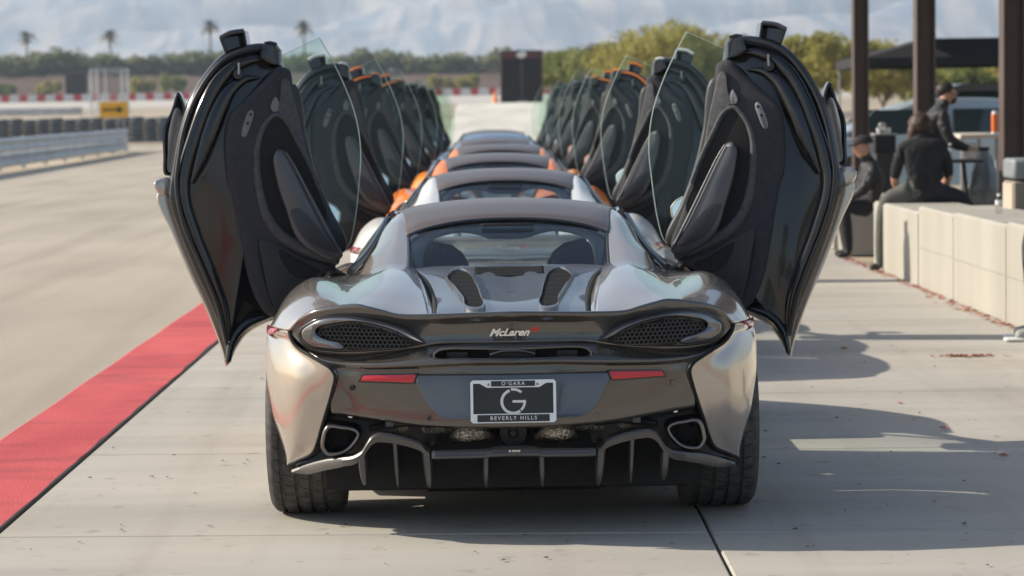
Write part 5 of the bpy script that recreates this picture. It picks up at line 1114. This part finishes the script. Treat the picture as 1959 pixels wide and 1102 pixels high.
TR = [('low yellow-green tree right beside the black trailer', 1075, 178, 6.8, 2.6, 'green'), ('rounded green tree second to the right of the trailer', 1150, 172, 6.9, 2.9, 'green'),
      ('broad yellow-green tree behind the far raised doors', 1225, 160, 6.9, 3.6, 'yellow'), ('tallest yellow-green tree with domed crown between the raised doors', 1290, 150, 7.9, 4.2, 'yellow'),
      ('yellow-green tree seen through the right door glass', 1385, 155, 7.0, 3.4, 'yellow'), ('olive tree behind the top of the right door', 1480, 165, 6.8, 3.6, 'yellow'),
      ('bushy yellow-green tree just left of the farthest brown post', 1585, 120, 6.1, 2.9, 'yellow'), ('olive-yellow tree between the two brown posts', 1690, 125, 5.6, 2.9, 'yellow'), ('green tree below the black tent, right of the middle post', 1830, 130, 4.2, 3.0, 'green'),
      ('olive tree behind the nearest brown post', 1945, 140, 5.6, 3.2, 'yellow')]
for i, (lab, px, d, h, r, lf) in enumerate(TR): tree(lab, at(px, 200, d)[0], d, h*.82-zg(d), r, lf, 5200, .17, seed=i+1, trunk=.22)
for i, (px, d, h, r) in enumerate(((8, 420, 2.6, 2.4), (92, 425, 3.0, 2.6), (275, 415, 3.6, 2.8), (335, 410, 3.8, 3.0), (845, 400, 3.0, 2.6), (895, 405, 3.0, 2.6), (640, 410, 2.8, 2.6))):
    x = at(px, 190, d)[0]
    lab = ('shrub at the far left edge, at the foot of the earth bank', 'shrub left of the black screen at the foot of the bank', 'shrub just right of the lattice gantry, below the hedge', 'shrub beside the left raised door, below the hedge',
           'left one of two shrubs beside the black trailer', 'right one of two shrubs beside the black trailer', 'shrub half hidden between the left raised doors')[i]
    t = thing('shrub', 'yellow-green '+lab, 'shrub', (x, d, zg(d)), 0, 'shrubs at the foot of the bank')
    P = []; 
    for k in range(9):
        c = (random.uniform(-.6, .6)*r, random.uniform(-.4, .4)*r, random.uniform(.3, .75)*h); dd = RNG.randn(160, 3); dd /= np.linalg.norm(dd, axis=1)[:, None]; P.append(np.array(c)+dd*(RNG.rand(160)**.4)[:, None]*r*.36)
    leaf_mesh('foliage', np.vstack(P), .28, LF['yellow'] if i % 3 else LF['green'], t); MB().tube([(0, 0, -.1), (0, 0, h*.5)], .12, 6).build('stem', BARK, t)
# earth bank with its hedge
BNK = noisy(mat('brown_earth', (.105, .066, .047), .95), .15, (.088, .055, .04), (.125, .08, .058), bump=.5, bscale=2)
V = []; X = np.linspace(-190, 130, 60)
for x in X:
    tz = 9.4-(x+90)/90*1.3 if x > -90 else 9.4; tz += .25*math.sin(x*.31)+.2*math.sin(x*.13+1)
    for (yy, z) in ((432, zg(432)-.1), (446, tz*.92), (450, tz), (520, tz)): V.append((x, yy+1.2*math.sin(x*.2), z))
tag(mesh_obj('earth_bank', V, gfaces(60, 4), BNK, sharp=None), kind='structure')
P = []
for k in range(1150):
    x = random.uniform(-150, 60); tz = 9.4-(x+90)/90*1.3 if x > -90 else 9.4
    c = (x, 450+random.uniform(-3, 6), tz+random.uniform(-.4, 2.6)+.45*math.sin(x*.22)+.3*math.sin(x*.53)); r = random.uniform(.9, 1.8); dd = RNG.randn(46, 3); dd /= np.linalg.norm(dd, axis=1)[:, None]; P.append(np.array(c)+dd*(RNG.rand(46)**.4)[:, None]*r*np.array([1.2, 1, .85]))
tag(leaf_mesh('hedge', np.vstack(P), .5, LF['grey'], None), 'long grey-green hedge along the top of the earth bank', 'hedge', kind='stuff')
def palm(label, x, y, ztop, seed, fr=2.4, skirt=True, nf=26, z0=None, group='palms beyond the hedge'):
    rg = random.Random(seed); zb_ = zg(y) if z0 is None else z0; t = thing('palm_tree', label, 'palm', (x, y, zb_), 0, group); h = ztop-zb_-fr*.45
    MB().tube([(0, 0, -.2), (.15, 0, h*.5), (.0, 0, h)], [.42, .28, .24], 10, 10).build('trunk', BARK, t)
    if skirt: MB().lathe([(.25, h-2.2), (.75, h-2.0), (.7, h-.6), (.3, h)], n=14).build('dead_frond_skirt', mat('dry_frond', (.20, .14, .08), .9), t)
    b = MB()
    for k in range(nf):
        q = 6.283*k/nf+rg.uniform(-.2, .2); el = rg.uniform(-.5, 1.25); P_ = []
        for u in np.linspace(0, 1, 7):
            rr = fr*u*math.cos(el*(1-.25*u)); zz = fr*u*math.sin(el)-fr*.55*u*u; P_.append((rr*math.cos(q), rr*math.sin(q), h+zz))
        for i in range(6):
            a_, c_ = np.array(P_[i]), np.array(P_[i+1]); s_ = np.array([-math.sin(q), math.cos(q), 0])
            for sd in (-1, 1):
                for v in (0, .5):
                    o_ = a_+(c_-a_)*v; ln = fr*.30*(1-.6*(i/6.)); b.add([o_, o_+(c_-a_)*.42, o_+(c_-a_)*.6+s_*sd*ln+np.array([0, 0, -.15*ln])], [(0, 1, 2)])
    b.build('crown', LF['palm'], t, smooth=False, fix=False); return t
for i, (px, py, lab) in enumerate(((50, 58, 'farthest left of the four tall palms above the hedge'), (210, 54, 'second from the left of the four tall palms above the hedge'), (401, 37, 'third tall palm above the hedge, beside the left raised door'), (580, 38, 'rightmost of the four tall palms above the hedge, behind the door glass'))):
    p = at(px, py, 600); palm(lab, p[0], 600, p[2], i, 2.9, nf=34)
p = at(1140, 78, 168); palm('short palm among the green trees to the right of the trailer', p[0], 168, p[2], 9, 1.9, nf=34, group='palms beside the trailer')

# ------------------------------------------------------------------ mountains, the country behind the camera, haze
def fbm(x, y, s=0):
    v = 0.; a = 1.; f = 1.
    for k in range(6):
        v += a*abs(math.sin(x*f*1.3+1.7*math.sin(y*f*.9+k+s)+k*2.1+s)*math.cos(y*f*1.1+1.3*math.sin(x*f*.8+k*1.3)+k)); a *= .5; f *= 1.93
    return v
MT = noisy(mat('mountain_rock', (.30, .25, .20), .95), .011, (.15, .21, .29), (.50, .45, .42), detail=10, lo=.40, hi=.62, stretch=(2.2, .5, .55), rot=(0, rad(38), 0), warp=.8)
def range_(name, x0, x1, y0, dy, hmax, nx, ny, seed, sgn=1):
    V = []
    for j in range(ny):
        v = j/(ny-1)
        for i in range(nx):
            x = x0+(x1-x0)*i/(nx-1); n_ = fbm(x*.0016, v*2.6+seed, seed)
            z = hmax*(v**1.15)*(.55+.38*n_)+.06*hmax*(v**.8)*(fbm(x*.0065+v*1.5, v*5, seed+3)-.6)*(1-.45*v); V.append((x, y0+sgn*dy*v, z-.5 if j else -3))
    return tag(mesh_obj(name, V, gfaces(ny, nx), MT, sharp=None), kind='structure')
range_('mountains', -1900, 1900, 2900, 1000, 300, 260, 90, 2.)
range_('hills', -1900, 1900, -900, 500, 70, 90, 14, 5., -1)
for i, (x, y, h, r) in enumerate(((14, -38, 5.5, 3.0), (22, -44, 6.2, 3.4), (-24, -60, 5.2, 3.2), (-9, -70, 5, 3), (34, -50, 5, 3))):
    tree(('first', 'second', 'third', 'fourth', 'fifth')[i]+' green desert tree from the right behind the photographer', x, y, h, r, 'green', 900, .3, 'trees behind the photographer', 40+i, .3)
palm('palm standing behind the photographer, reflected in the right tail corner', 9.5, -22, 7.5, 21, 2.0, group='palms behind the photographer')
hb = MB().box((0, 0, 0), (3900, 5300, 390)); ho = hb.build('haze', mat('haze_tmp', (1, 1, 1)), smooth=False); ho.location = (0, 1300, 190)
hm = bpy.data.materials.new('haze_air'); hm.use_nodes = True; nt = hm.node_tree; nt.nodes.clear()
o_ = nt.nodes.new('ShaderNodeOutputMaterial'); pv = nt.nodes.new('ShaderNodeVolumePrincipled'); pv.inputs['Density'].default_value = 2.9e-4
pv.inputs['Color'].default_value = (.72, .85, 1.0, 1); pv.inputs['Anisotropy'].default_value = .2
nt.links.new(pv.outputs[0], o_.inputs['Volume']); ho.data.materials.clear(); ho.data.materials.append(hm); tag(ho, 'thin pale blue haze over the desert valley', 'haze', kind='stuff')
